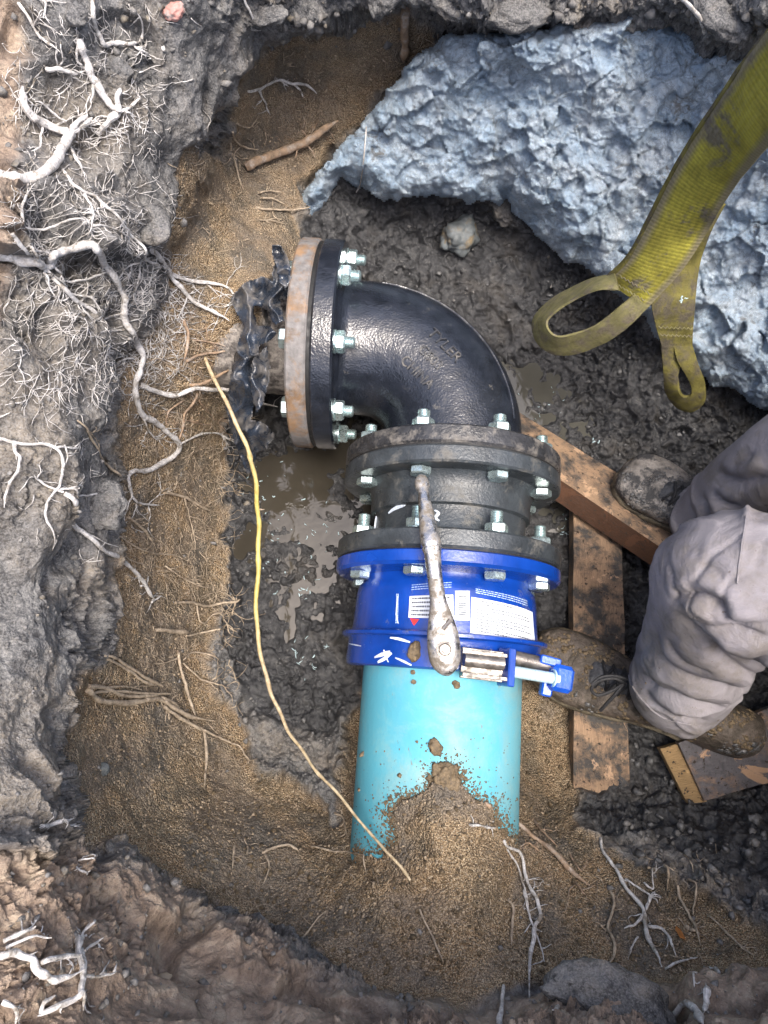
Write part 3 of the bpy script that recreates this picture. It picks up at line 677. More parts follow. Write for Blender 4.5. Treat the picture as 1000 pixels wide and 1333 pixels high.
# raised foundry letters, running down across the shoulder
def raised_text(txt, u, v, size, ang, mat, parent, name, z_hint=.1, flip=False):
    cu = bpy.data.curves.new(name, 'FONT'); cu.body = txt; cu.size = size; cu.extrude = .0019; cu.align_x = 'CENTER'; cu.align_y = 'CENTER'
    to = bpy.data.objects.new(name, cu); COL.objects.link(to)
    dg = bpy.context.evaluated_depsgraph_get(); me = bpy.data.meshes.new_from_object(to.evaluated_get(dg))
    bpy.data.objects.remove(to); bpy.data.curves.remove(cu)
    # wrap on the torus: angle along bend and round the tube
    pts = np.zeros(len(me.vertices)*3); me.vertices.foreach_get('co', pts); pts = pts.reshape(-1, 3)
    ca_, sa = math.cos(ang), math.sin(ang); x = pts[:, 0]*ca_-pts[:, 1]*sa; y = pts[:, 0]*sa+pts[:, 1]*ca_
    pp = P(u, v, z_hint); out = []
    for xi, yi, zi in zip(x, y, pts[:, 2]):
        qx = Vector((pp.x+xi, pp.y+yi, 0)); r_ = Vector((qx.x-cc_.x, qx.y-cc_.y, 0)); rad = r_.length-RB_; h = math.sqrt(max(rr*rr-rad*rad, 1e-6))
        nrm = (r_.normalized()*rad+Zu*h).normalized(); out.append(Vector((qx.x, qx.y, h))+nrm*(zi+.0006))
    for vtx, q_ in zip(me.vertices, out): vtx.co = q_
    me.materials.clear(); me.materials.append(M[mat]); o = bpy.data.objects.new(name, me); COL.objects.link(o); return under(parent, o)
for txt, u, v, sz in (('TYLER', 578, 446, .024), ('G803', 560, 462, .021), ('CHINA', 543, 479, .021)):
    raised_text(txt, u, v+8, sz, math.radians(-48), 'iron_scratched', T1, 'cast_lettering')
b = B()
for i in range(5): 
    c0 = P(588+i*6.5, 541+(i % 2)*2, .11); tube(b, [c0+Vector((0, -.003, 0)), c0+Vector((.003, .003, .0005)), c0+Vector((.006, -.003, 0))], .0010, 5)
b.build('cast_mark', 'iron', T1)
# grey spool
T2 = empty('pipe_spool', ax(.24), 'short dark grey flanged spool piece below the black elbow', 'pipe fitting')
b = B(); lathe(b, flange_prof(.2865, .313, .175, .06, .003), AX0, AD, 96, cap=False); recalc(b.build('flange', 'grey_iron', T2))
b = B(); lathe(b, [(.288, .142), (.280, .132), (.262, .1285), (.240, .1285), (.2375, .122), (.205, .121), (.196, .126), (.192, .136)], AX0, AD, 96, cap=False); recalc(b.build('barrel', 'grey_iron', T2, angle=60))
b = B(); lathe(b, flange_prof(.1645, .1925, .1765, .06, .003), AX0, AD, 96, cap=False); recalc(b.build('flange', 'grey_iron', T2))
b = B(); lathe(b, [(.313, .05), (.313, .172), (.3155, .172), (.3155, .05)], AX0, AD, 72, cap=False); b.build('gasket', 'gasket', T2)
for k in range(8): bolt(T2, AX0, AD, BCR, BA[k], .286, .344, .012, k*.41+.2)
# blue flange adapter
T3 = empty('flange_adapter', ax(.08), 'shiny blue flange adapter with white stickers clamped on the turquoise pipe', 'pipe coupling')
b = B(); lathe(b, [(.1625, .06), (.1625, .173), (.160, .1765), (.145, .1765), (.1405, .172), (.1405, .150), (.137, .140), (.137, .06)], AX0, AD, 96, cap=False); recalc(b.build('flange', 'blue', T3))
b = B(); lathe(b, [(.138, .132), (.128, .1325), (.122, .138), (.110, .1405), (.070, .1425), (.055, .144), (.048, .144)], AX0, AD, 96, cap=False); recalc(b.build('body', 'blue', T3, angle=60))
b = B(); lathe(b, [(.052, .14), (.052, .156), (.050, .1585), (.046, .1585), (.044, .156), (.044, .150), (.040, .148), (.012, .1495), (.004, .149), (.001, .145), (.001, .121)], AX0, AD, 96, cap=False); recalc(b.build('clamp_collar', 'blue', T3, angle=45))
for k in range(8): bolt(T3, AX0, AD, BCR, BA[k], .1402, .193, .018, k*.33+.1)
b = B(); lathe(b, [(.1625, .05), (.1625, .172), (.1645, .172), (.1645, .05)], AX0, AD, 72, cap=False); b.build('gasket', 'gasket', T3)
def body_r(t): return float(np.interp(t, [.048, .055, .07, .11, .122, .128], [.144, .144, .1425, .1405, .138, .1325]))
def patch(corners, off, mat, name, parent, n=10):
    "sheet on the blue body, corners in pixels clockwise from top-left"
    c4 = [ray_cyl(u, v, .1425)[:2] for u, v in corners]; vs = []; fs = []
    for s_ in (0, 1):
        for i in range(n+1):
            for j in range(n+1):
                a = i/n; e = j/n
                t = (c4[0][0]*(1-e)+c4[1][0]*e)*(1-a)+(c4[3][0]*(1-e)+c4[2][0]*e)*a; an = (c4[0][1]*(1-e)+c4[1][1]*e)*(1-a)+(c4[3][1]*(1-e)+c4[2][1]*e)*a
                vs.append(cyl_pt(t, an, body_r(t)+off*(1-s_)))
    m = (n+1)**2
    for i in range(n):
        for j in range(n):
            k = i*(n+1)+j; fs.append((k, k+1, k+n+2, k+n+1)); fs.append((m+k, m+k+n+1, m+k+n+2, m+k+1))
    bb = B().add(vs, fs); return recalc(bb.build(name, mat, parent))
def print_rows(corners, rows, rnd, off, mat, name, parent, hgt=.45, fill=(2, 6), x0=.06, x1=.94, cut=None):
    c4 = [ray_cyl(u, v, .1425)[:2] for u, v in corners]; bb = B()
    def pt(e, a, o_):
        t = (c4[0][0]*(1-e)+c4[1][0]*e)*(1-a)+(c4[3][0]*(1-e)+c4[2][0]*e)*a; an = (c4[0][1]*(1-e)+c4[1][1]*e)*(1-a)+(c4[3][1]*(1-e)+c4[2][1]*e)*a
        return cyl_pt(t, an, body_r(t)+o_)
    for r_ in range(rows):
        a0 = (r_+.25)/rows*.92+.04; a1 = a0+hgt/rows; x = x0; xe = x1*(1 if cut is None else cut[r_ % len(cut)])
        while x < xe:
            w_ = rnd.uniform(*fill)/100; x2 = min(x+w_, xe)
            bb.add([pt(x, a0, off), pt(x2, a0, off), pt(x2, a1, off), pt(x, a1, off)], [(0, 1, 2, 3)]); x = x2+rnd.uniform(.6, 1.4)/100
    return bb.build(name, mat, parent, smooth=False)
rn = random.Random(3)
c_ = [(533, 776), (590, 774), (591, 806), (532, 804)]; s1 = patch(c_, .0006, 'paper', 'sticker', T3); print_rows(c_, 5, rn, .0009, 'ink', 'print', s1, .4, (1.5, 5), cut=[1, .8, .95, .7, .9])
c_ = [(593, 769), (612, 769), (611, 808), (592, 807)]; s2 = patch(c_, .0006, 'paper', 'sticker', T3); print_rows([(597, 774), (608, 774), (607, 803), (596, 802)], 9, rn, .0009, 'ink', 'print', s2, .5, (12, 30), 0, 1)
c_ = [(614, 777), (694, 797), (695, 844), (612, 824)]; s3 = patch(c_, .0006, 'paper', 'sticker', T3); print_rows(c_, 11, rn, .0009, 'ink', 'print', s3, .32, (1.2, 4), cut=[.6, .25, .9, .93, .35, .9, .8, .93, .4, .9, .85])
patch([(534, 805), (546, 806), (540, 814), (539, 814)], .0006, 'red', 'red_triangle', T3, 3)
print_rows([(515, 814), (515, 770), (519, 770), (519, 814)], 2, rn, .0006, 'inkblue', 'side_print', T3, .55, (2, 5))
print_rows([(532, 760), (592, 756), (592, 766), (532, 770)], 3, rn, .0006, 'inkblue', 'top_print', T3, .3, (1.5, 6))
print_rows([(614, 764), (690, 782), (690, 792), (614, 772)], 3, rn, .0006, 'inkblue', 'top_print', T3, .3, (1.5, 6))
def scuff(pts, r_, R_, par):
    bb = B(); l = []
    for u, v in catmull(pts, 4): l.append(cyl_pt(*ray_cyl(u, v, R_)[:2], R_+.0002))
    tube(bb, l, [r_*(.5+.5*math.sin(math.pi*i/(len(l)-1))) for i in range(len(l))], 5, .35); bb.build('scuff', 'scratch', par)
for pts, r_, R_ in (([(508, 830), (520, 832), (534, 836)], .0022, .1585), ([(488, 856), (498, 852), (508, 848)], .003, .149), ([(492, 862), (502, 857), (510, 850)], .003, .149), ([(515, 856), (525, 860), (536, 866)], .0025, .149), ([(455, 838), (470, 841)], .0015, .1585), ([(500, 846), (506, 862)], .002, .149), ([(518, 776), (516, 800), (519, 812)], .0008, .1435)): scuff(pts, r_, R_, T3)
# clamp bolt assembly on the right of the collar
def bar(b, p, q_, wv, th, bev=.25):
    d_ = (q_-p); L = d_.length/2; x = d_.normalized(); z = Vector((0, 0, 1)); y = z.cross(x).normalized(); z = x.cross(y)
    return box(b, (p+q_)/2, (x, y, z), L, wv/2, th/2, bev)
b = B(); bar(b, P(600, 862, .158), P(658, 869, .150), .040, .006); bar(b, P(600, 848, .166), P(658, 854, .158), .005, .020); bar(b, P(600, 877, .166), P(658, 884, .158), .005, .020); b.build('clamp_channel', 'steel', T3, smooth=False)
b = B(); tube(b, [P(604, 858, .170), P(655, 864, .162)], .0095, 16); b.build('channel_bar', 'steel', T3)
b = B(); bar(b, P(655, 868, .155), P(664, 869, .152), .050, .034, .3); b.build('lug', 'blue', T3, smooth=False)
b = B(); tube(b, [P(660, 873, .155), P(727, 884, .140)], .0078, 20); b.build('clamp_rod', 'rod', T3)
b = B(); tube(b, [P(664, 855, .135), P(722, 868, .120)], .010, 16); b.build('clamp_rod', 'steel', T3)
b = B(); bar(b, P(714, 880, .130), P(741, 886, .124), .036, .036, .35); bar(b, P(700, 857, .125), P(726, 864, .122), .012, .030, .3); bar(b, P(706, 880, .118), P(720, 883, .118), .052, .02, .3); b.build('lug', 'blue_light', T3, smooth=False)
b = B(); lathe(b, [(0, .0088), (0, .012), (.002, .012), (.002, .0088)], P(719, 882.5, .1415), (P(727, 884, .140)-P(660, 873, .155)), 20, cap=False); b.build('washer', 'rod', T3)
# turquoise pipe
T4 = empty('water_main_pipe', ax(-.2), 'turquoise plastic pipe running from the blue coupling into the sand', 'pipe')
b = B(); lathe(b, [(.10, .116), (.10, .122), (-.62, .122), (-.62, .116)], AX0, AD, 128, cap=False); recalc(b.build('pipe_wall', 'pvc', T4))

# ---------------------------------------------------------------- ratchet wrench
T5 = empty('ratchet_wrench', P(565, 740, .19), 'worn chrome ratchet wrench lying along the flanges with its head on the blue collar', 'wrench')
stn = [(549, 622, .172, 6, 6), (549, 627, .176, 9, 8), (550, 634, .180, 9.5, 8), (551, 638, .182, 7, 7), (553, 655, .189, 8.5, 8), (558, 690, .196, 12, 11), (561, 708, .200, 13.5, 12), (561.5, 711, .200, 11.5, 11), (562, 714, .200, 13.5, 12), (563, 722, .200, 11.5, 10.5), (566, 750, .201, 10, 9.5), (570, 778, .201, 10.5, 9.5), (572, 792, .200, 13, 9), (574, 806, .198, 16.5, 9), (576.5, 826, .194, 20.5, 10), (578.5, 846, .189, 21.5, 11), (580, 862, .186, 19.5, 11), (581, 873, .184, 13, 10), (581.5, 879, .183, 5, 6)]
def loft(b, stn, n=24):
    cs = catmull([s_ for s_ in stn], 3); vs = []; fs = []
    ce = [P(a[0], a[1], a[2]) for a in cs]
    for i, a in enumerate(cs):
        d_ = (ce[min(i+1, len(ce)-1)]-ce[max(i-1, 0)]).normalized(); s_ = Vector((0, 0, 1)).cross(d_).normalized(); up = d_.cross(s_); k_ = proj(ce[i])[2]/FPX
        for k in range(n):
            an = 2*math.pi*k/n; cx = math.copysign(abs(math.cos(an))**.8, math.cos(an)); sx = math.copysign(abs(math.sin(an))**.8, math.sin(an))
            vs.append(ce[i]+s_*cx*max(a[3], 1)*k_+up*sx*max(a[4], 1)*k_)
    for i in range(len(cs)-1):
        for k in range(n): fs.append((i*n+k, i*n+(k+1) % n, (i+1)*n+(k+1) % n, (i+1)*n+k))
    fs += [tuple(reversed(range(n))), tuple((len(cs)-1)*n+k for k in range(n))]
    return b.add(vs, fs)
b = B(); loft(b, stn); recalc(b.build('handle', 'chrome', T5, angle=50))
hd = P(578.5, 846, .189); hn = (Vector((0, 0, CAMZ))-hd).normalized()*.3+Vector((0, 0, .7)); hn.normalize()
b = B(); lathe(b, [(.010, .010), (.0125, .0115), (.0145, .0112), (.0150, .008), (.0135, .0065), (.0135, .0042), (.0158, .0036), (.0158, .0005)], hd, hn, 32); b.build('ratchet_dial', 'steel', T5)
hl = P(576, 820, .196); b = B(); lathe(b, [(.006, .0085), (.0095, .0075), (.0105, .002)], hl, hn, 20); tube(b, [hl+hn*.011, hl+hn*.012+Vector((.010, .012, 0))], .0028, 8); b.build('reverse_lever', 'steel', T5)
b = B(); tube(b, [P(543, 630, .17), P(549, 629, .176), P(557, 633, .174)], [.003, .0045, .003], 8); b.build('ball_end', 'zinc', T5)
# pale smears of grease near the wrench and bolts
for pts, r_, R_, t_ in (([(506, 668), (514, 662), (526, 657), (533, 650)], .0028, .1225, T2), ([(566, 664), (571, 668), (567, 674), (572, 678)], .0024, .1225, T2), ([(490, 672), (488, 690)], .0015, .1225, T2), ([(655, 640), (660, 648)], .0012, .1225, T2)):
    scuff(pts, r_, R_, t_)

# ---------------------------------------------------------------- torn plastic wrap round the old pipe
T6 = empty('torn_plastic_wrap', P(340, 460, .05), 'torn dark blue black plastic wrap hanging round the old pipe at the left wall', 'plastic sheet')
def flap(poly, zs, seed, amp=.014):
    "crumpled sheet with thickness"
    us = np.arange(min(p[0] for p in poly)-1, max(p[0] for p in poly)+2, 1.6); vs_ = np.arange(min(p[1] for p in poly)-1, max(p[1] for p in poly)+2, 1.6)
    A, C_ = np.meshgrid(us, vs_); d = sdf(poly, A+2.0*perlin(np.stack([A/9, C_/9, A*0+seed], -1), seed), C_)
    a = np.array(poly, float); w_ = 1/((A[..., None]-a[:, 0])**2+(C_[..., None]-a[:, 1])**2+30); z = (w_*np.array(zs)).sum(-1)/w_.sum(-1)
    q_ = np.stack([A/34, C_/46, A*0+seed*2.3], -1); z = z+amp*(1-2*np.abs(fbm(q_, 2, seed)))*1.6
    fr_ = PN(A, C_, z); bk_ = PN(A, C_, z-.002); ok_ = d > 0; of = ok_[:-1, :-1] & ok_[1:, :-1] & ok_[1:, 1:] & ok_[:-1, 1:]
    I = np.arange(A.size).reshape(A.shape); f = np.stack([I[:-1, :-1], I[1:, :-1], I[1:, 1:], I[:-1, 1:]], -1)[of]; n0 = A.size
    E_ = np.concatenate([f[:, [0, 1]], f[:, [1, 2]], f[:, [2, 3]], f[:, [3, 0]]]); kk = E_.min(1).astype(np.int64)*n0*2+E_.max(1); _, fi, cn = np.unique(kk, return_index=True, return_counts=True); e = E_[fi[cn == 1]]
    F_ = np.concatenate([f, f[:, ::-1]+n0, np.stack([e[:, 1], e[:, 0], e[:, 0]+n0, e[:, 1]+n0], -1)]); V_ = np.concatenate([fr_.reshape(-1, 3), bk_.reshape(-1, 3)])
    u2 = np.unique(F_); m2 = np.full(2*n0, -1); m2[u2] = np.arange(len(u2)); o = np_mesh('flap', V_[u2], m2[F_], 'wrap'); return under(T6, o)
flap([(356, 322), (368, 321), (380, 350), (381, 388), (366, 392), (371, 418), (358, 424), (346, 404), (331, 398), (335, 424), (352, 423), (362, 434), (350, 446), (338, 450), (336, 500), (328, 546), (345, 550), (359, 566), (350, 584), (335, 590), (330, 614), (322, 620), (312, 596), (302, 570), (293, 530), (300, 490), (307, 450), (316, 425), (304, 402), (298, 388), (318, 367), (345, 358), (354, 366)],
 [.17, .17, .16, .15, .14, .13, .13, .13, .13, .125, .125, .12, .125, .125, .13, .08, .05, .03, -.01, -.03, -.07, -.08, -.05, .0, .05, .10, .11, .11, .12, .11, .14, .15, .16], 4, .013)
flap([(352, 318), (366, 318), (378, 340), (380, 366), (370, 380), (362, 362), (356, 338)], [.185, .185, .18, .17, .16, .165, .18], 8, .006)
flap([(326, 470), (348, 448), (353, 480), (346, 520), (334, 540), (326, 510)], [.13, .13, .13, .12, .11, .12], 9, .010)
# ================================================================ PLANKS
def prism(top, thick, mat, name, label, cat='plank', drop=None, uvs=1., parent=None, n=14, wobble=.0012, seed=1):
    "board from the four corners of its top face (world points, a-b is one short end), extruded down"
    a, b_, c, d = [Vector(x) for x in top]; nrm = (b_-a).cross(d-a).normalized()
    if nrm.z < 0: nrm = -nrm
    dn = drop if drop is not None else -nrm*thick
    m = 8; vs = []; uv = []; fs = []; rng_ = np.random.default_rng(seed)
    L = (d-a).length; W = (b_-a).length
    for s_ in (0, 1):
        for i in range(n+1):
            for j in range(m+1):
                e = j/m; t = i/n; p = (a*(1-e)+b_*e)*(1-t)+(d*(1-e)+c*e)*t
                edge = (j in (0, m)) or (i in (0, n)); k = float(perlin(np.array([[p.x*30, p.y*30, seed*1.7]]), seed)[0])
                p = p+nrm*(wobble*k)+((b_-a).normalized()*(.0016*k) if j in (0, m) else Vector())
                if s_ == 0 and edge: p = p-nrm*.0012
                vs.append(p+dn*s_); uv.append((t*L*10, e*W*10+s_*.35))
    M_ = (n+1)*(m+1)
    for i in range(n):
        for j in range(m):
            k = i*(m+1)+j; fs += [(k, k+1, k+m+2, k+m+1), (M_+k, M_+k+m+1, M_+k+m+2, M_+k+1)]
    rim = [j for j in range(m+1)]+[i*(m+1)+m for i in range(1, n+1)]+[n*(m+1)+j for j in range(m-1, -1, -1)]+[i*(m+1) for i in range(n-1, 0, -1)]
    for x, y in zip(rim, rim[1:]+rim[:1]): fs.append((x, y, M_+y, M_+x))
    o = mesh_obj(name, vs, fs, mat, None, angle=35, uv=uv); recalc(o)
    if label: tag(o, label, cat, 'boards laid on the mud')
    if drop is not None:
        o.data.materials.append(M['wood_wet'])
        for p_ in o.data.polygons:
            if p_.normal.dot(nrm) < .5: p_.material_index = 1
    return o
prism([P(747, 655, -.146), P(808, 655, -.146), P(821, 1050, -.140), P(747, 1043, -.140)], .034, 'wood', 'plank', 'long mud spotted plank running from under the diagonal plank past the brown boot')
rid_a, rid_b = P(724, 624, -.088), P(905, 742, -.075)
prism([P(650, 520, -.150), rid_a+Vector((-.02, .02, 0)), rid_b, P(912, 682, -.142)], .03, 'wood', 'plank', 'wet diagonal plank on edge between the grey spool and the far boot', drop=Vector((-.012, -.018, -.046)), seed=3)
prism([P(884, 968, -.108), P(918, 1043, -.112), P(1150, 975, -.09), P(1110, 880, -.09)], .018, 'wood_grey', 'plank', 'wide grey muddy board at the right edge below the brown boot', seed=5)
prism([P(860, 975, -.120), P(896, 1047, -.122), P(921, 1044, -.120), P(886, 968, -.118)], .018, 'wood_tan', 'plank', 'narrow bare tan offcut lying against the wide grey board', seed=7, n=6)

# ================================================================ THE WORKER
T7 = empty('person', P(900, 800, -.14)+Vector((.25, 0, 0)), 'worker squatting at the right in muddy boots and light grey work trousers', 'person')
def boot(toe, heel, z0, mat, hh=.085, wid=.052, side=1):
    toe = Vector(toe); heel = Vector(heel); f = toe-heel; f.z = 0; L = f.length; f.normalize(); s_ = Vector((-f.y, f.x, 0)); base = Vector((heel.x, heel.y, z0))
    X = [0, .03, .10, .22, .36, .50, .62, .74, .85, .93, .98, 1.0]
    Wd = [.30, .62, .74, .74, .68, .76, .90, .99, .98, .84, .58, .26]
    Hh = [.9, 1.25, 1.5, 1.6, 1.5, 1.15, .92, .78, .72, .64, .52, .32]
    cs = catmull([np.array([x, a, b_]) for x, a, b_ in zip(X, Wd, Hh)], 4); n = 32
    def ring(k, lo, hi_f, infl, zexp):
        x, a, h = cs[k]; out = []
        cx = .0 + .006*math.sin(x*3.1)*side
        for j in range(n):
            an = 2*math.pi*j/n; c, q_ = math.cos(an), math.sin(an)
            yy = math.copysign(abs(c)**.75, c)*wid*a*infl; 
            zz = lo+(hi_f*h*hh-lo)*(.5+.5*math.copysign(abs(q_)**zexp, q_)) 
            tw = 1-.42*max(0, (zz-.03)/(h*hh))**1.5
            out.append(base+f*(x*L)+s_*(cx+yy*tw)+Vector((0, 0, zz)))
        return out
    def shell(lo, hi_f, infl, zexp, name, mt, par, disp, amp, flat=None):
        b = B(); vs = []; fs = []
        for k in range(len(cs)):
            r = ring(k, lo, hi_f, infl, zexp)
            if flat is not None: r = [Vector((p.x, p.y, min(p.z, z0+flat))) for p in r]
            vs += r
        m = len(cs)
        for i in range(m-1):
            for j in range(n): fs.append((i*n+j, i*n+(j+1) % n, (i+1)*n+(j+1) % n, (i+1)*n+j))
        fs += [tuple(reversed(range(n))), tuple((m-1)*n+j for j in range(n))]
        A = np.array([v[:] for v in vs]); c_ = A.mean(0); nn = A-c_; nn /= np.linalg.norm(nn, axis=1)[:, None]
        A = A+nn*(amp*fbm(A*disp, 3, 3)+amp*.9*np.minimum(0, perlin(A*22, 6)))[:, None]
        b.add(A, fs); o = recalc(b.build(name, mt, par, angle=None)); md = o.modifiers.new('s', 'SUBSURF'); md.levels = md.render_levels = 1; return o
    up = shell(.018, 1, 1, .8, 'boot', mat, T7, 40, .0035)
    shell(0, .5, 1.06, .45, 'sole', 'sole', up, 55, .0035, flat=.030)
    # mud welt, tongue, laces
    def top(x, y, lift=.003):
        k = min(range(len(cs)), key=lambda q_: abs(cs[q_][0]-x)); a, h = cs[k][1], cs[k][2]; H = h*hh; cyy = y*wid*a
        z = H*(1-.35*abs(y)**2.2); return base+f*(x*L)+s_*cyy*.8+Vector((0, 0, z+lift))
    # toe cap seam
    b = B(); tube(b, [top(.79+.06*(1-yy*yy), yy, .000) for yy in np.linspace(-.95, .95, 15)], .0016, 6); tube(b, [top(.77+.06*(1-yy*yy), yy, .000) for yy in np.linspace(-.95, .95, 15)], .0013, 6); b.build('toe_seam', mat, up)
    b = B(); G = []; 
    for i in range(13):
        for j in range(9):
            x = .46+.30*i/12; y = (-.62+1.24*j/8)*(1-.30*i/12); G.append(top(x, y, .0045+.002*float(perlin(np.array([[i*.9, j*.9, side]]), 2)[0])-(.006 if i in (0, 12) or j in (0, 8) else 0)))
    b.add(G, [(i*9+j, i*9+j+1, i*9+j+10, i*9+j+9) for i in range(12) for j in range(8)]); b.build('tongue', 'tongue', up)
    b = B()
    for i in range(5):
        x = .49+.045*i; w0 = .62*(1-.3*i/5)
        tube(b, catmull([top(x, -w0, .002), top(x+.015, -.15, .009), top(x+.04, w0*.6, .008), top(x+.045, w0, .001)], 4), .0026, 6)
        tube(b, catmull([top(x, w0, .002), top(x+.015, .15, .011), top(x+.04, -w0*.6, .008), top(x+.045, -w0, .001)], 4), .0026, 6)
    b.build('laces', 'lace', up)
    return up, base, f, s_, top
u1, b1, f1_, s1_, top1 = boot(P(697, 845, -.1), P(985, 962, -.1), -.152, 'boot', .080, .062, 1)
l = B()      # loose bow
for pts in ([(815, 890, -.035), (800, 883, -.03), (780, 886, -.035), (770, 897, -.045), (778, 905, -.05), (795, 900, -.045), (812, 890, -.035)], [(812, 890, -.034), (800, 905, -.045), (788, 918, -.06), (782, 925, -.07)], [(770, 892, -.04), (782, 882, -.035), (800, 880, -.03), (816, 884, -.03)]):
    tube(l, catmull([P(*q_) for q_ in pts], 5), .0029, 7)
l.build('lace_bow', 'lace', u1)
u2_, *_r = boot(P(810, 610, -.09), P(992, 738, -.09), -.118, 'boot_grey', .080, .056, -1)
# trousers: one continuous surface for both legs and seat
def blob_legs():
    b = B()
    near = [((884, 900), -.045, .072), ((888, 880), .00, .077), ((905, 845), .07, .080), ((925, 800), .16, .082), ((942, 765), .235, .083), ((965, 757), .275, .084), ((1010, 765), .285, .088), ((1090, 775), .27, .094), ((1260, 770), .24, .10)]
    far = [((903, 682), -.075, .047), ((912, 677), -.05, .052), ((928, 668), -.02, .056), ((960, 645), .05, .062), ((1000, 620), .12, .068), ((1050, 600), .20, .076), ((1120, 600), .24, .086), ((1250, 620), .22, .10)]
    hipc = P(1420, 720, .18)
    for ch, hip in ((near, hipc+Vector((0, -.08, 0))), (far, hipc+Vector((0, .10, 0)))):
        pts = [P(*c, z) for c, z, r in ch]+[hip]; rs = [r for *_, r in ch]+[.13]
        cv_ = catmull([np.array([*p, r]) for p, r in zip(pts, rs)], 6); bb = B(); tube(bb, [Vector(c[:3]) for c in cv_], [c[3] for c in cv_], 28)
        b.add(bb.v, bb.f)
    o = B(); import bmesh
    bm = bmesh.new(); bmesh.ops.create_icosphere(bm, subdivisions=3, radius=1); b.add([Vector((v.co.x*.15, v.co.y*.20, v.co.z*.15))+hipc+Vector((0, .01, .02)) for v in bm.verts], [[v.index for v in f.verts] for f in bm.faces]); bm.free()
    return b, hipc
bl, HIP = blob_legs()
tmp = bl.build('tmp', 'cloth'); md = tmp.modifiers.new('r', 'REMESH'); md.mode = 'VOXEL'; md.voxel_size = .0042
md = tmp.modifiers.new('s', 'SMOOTH'); md.factor = .5; md.iterations = 8
me = bpy.data.meshes.new_from_object(tmp.evaluated_get(bpy.context.evaluated_depsgraph_get())); bpy.data.objects.remove(tmp)
nv_ = len(me.vertices); co = np.zeros(nv_*3, np.float32); me.vertices.foreach_get('co', co); co = co.reshape(-1, 3).astype(float)
no = np.zeros(nv_*3, np.float32); me.vertex_normals.foreach_get('vector', no); no = no.reshape(-1, 3)
pu, pv, pd = proj(co)
FOLDS = [  # (points, depth of the crease, width px, height of the roll beside it)
 ([(872, 772), (890, 774), (912, 773), (936, 788), (948, 809), (970, 814), (1010, 812)], .011, 6, .007),
 ([(878, 782), (900, 806), (930, 818), (951, 821), (1010, 832)], .009, 5, .007),
 ([(880, 798), (895, 815), (921, 833), (950, 850), (980, 858), (1010, 850)], .009, 5, .006),
 ([(850, 812), (855, 848), (870, 869), (900, 884), (939, 893), (978, 893), (1005, 880)], .010, 6, .008),
 ([(832, 878), (849, 893), (879, 905), (915, 917), (940, 918)], .010, 5, .006),
 ([(838, 898), (852, 918), (880, 933), (925, 938)], .008, 5, .006),
 ([(924, 839), (948, 860), (984, 876), (1010, 880)], .008, 5, .006),
 ([(870, 830), (880, 850), (900, 866), (930, 872)], .006, 5, .005),
 ([(822, 852), (836, 845), (846, 825)], .005, 6, .004),
 ([(972, 655), (968, 690), (962, 735)], -.004, 5, 0),
 ([(905, 735), (930, 742), (945, 760)], .003, 7, .003),
 ([(935, 616), (950, 622), (970, 624), (1010, 618)], .010, 6, .007),
 ([(912, 645), (918, 660), (925, 680), (930, 695)], .007, 4, .005),
 ([(900, 655), (904, 670), (906, 690)], .005, 3, .003),
 ([(930, 640), (945, 655), (965, 660)], .006, 5, .005),
 ([(985, 590), (975, 600), (955, 612)], .006, 5, .005)]
face = (no*(np.array([0, 0, CAMZ])-co)).sum(1) > 0
disp = .007*fbm(co*5, 2, 71)+.0012*(1-2*np.abs(perlin(co*np.array([9, 15, 10]), 72)))+.0060*np.maximum(0, 1-3.2*np.abs(perlin(co*np.array([13, 9, 20])+.6*fbm(co*8, 2, 75)[:, None], 73)))**1.5*sstep(-.1, .3, perlin(co*6, 74))-.0045*np.maximum(0, 1-5*np.abs(perlin(co*np.array([22, 17, 30])+.8*fbm(co*9, 2, 76)[:, None], 77)))*sstep(0, .3, perlin(co*7, 78))
farleg = (co[:, 1] > .20+.0*co[:, 0]) & (pv < 700)
for k, (pts, dep, wd_, roll) in enumerate(FOLDS):
    cv_ = catmull(pts, 5); isfar = k >= 11; d2 = np.full(nv_, 1e9); sgn = np.zeros(nv_); tt = np.zeros(nv_)
    for i in range(len(cv_)-1):
        a, e = cv_[i], cv_[i+1]-cv_[i]; t = np.clip(((pu-a[0])*e[0]+(pv-a[1])*e[1])/(e@e), 0, 1); dx = pu-a[0]-t*e[0]; dy = pv-a[1]-t*e[1]; dd = dx*dx+dy*dy
        m = dd < d2; d2 = np.where(m, dd, d2); sgn = np.where(m, e[0]*dy-e[1]*dx, sgn); tt = np.where(m, (i+t)/(len(cv_)-1), tt)
    d = np.sqrt(d2); taper = np.clip(np.minimum(tt, 1-tt)*5+.15, 0, 1); sel = face & (farleg if isfar else ~farleg)
    sd_ = d*np.sign(sgn); g_ = -dep*.9*np.exp(-(d/(wd_*.8)))-dep*.25*np.exp(-(d/(wd_*2.5))**2)+roll*.8*np.exp(-((sd_+wd_*2.6)/(wd_*2.2))**2)+roll*.25*np.exp(-((sd_-wd_*3)/(wd_*2.2))**2)
    disp = disp+np.where(sel, 1.2*g_*taper, 0)
co = co+no*disp[:, None]; me.vertices.foreach_set('co', co.astype(np.float32).ravel()); me.update()
me.polygons.foreach_set('use_smooth', np.ones(len(me.polygons), bool)); me.materials.clear(); me.materials.append(M['cloth'])
tr = bpy.data.objects.new('trousers', me); COL.objects.link(tr); under(T7, tr)
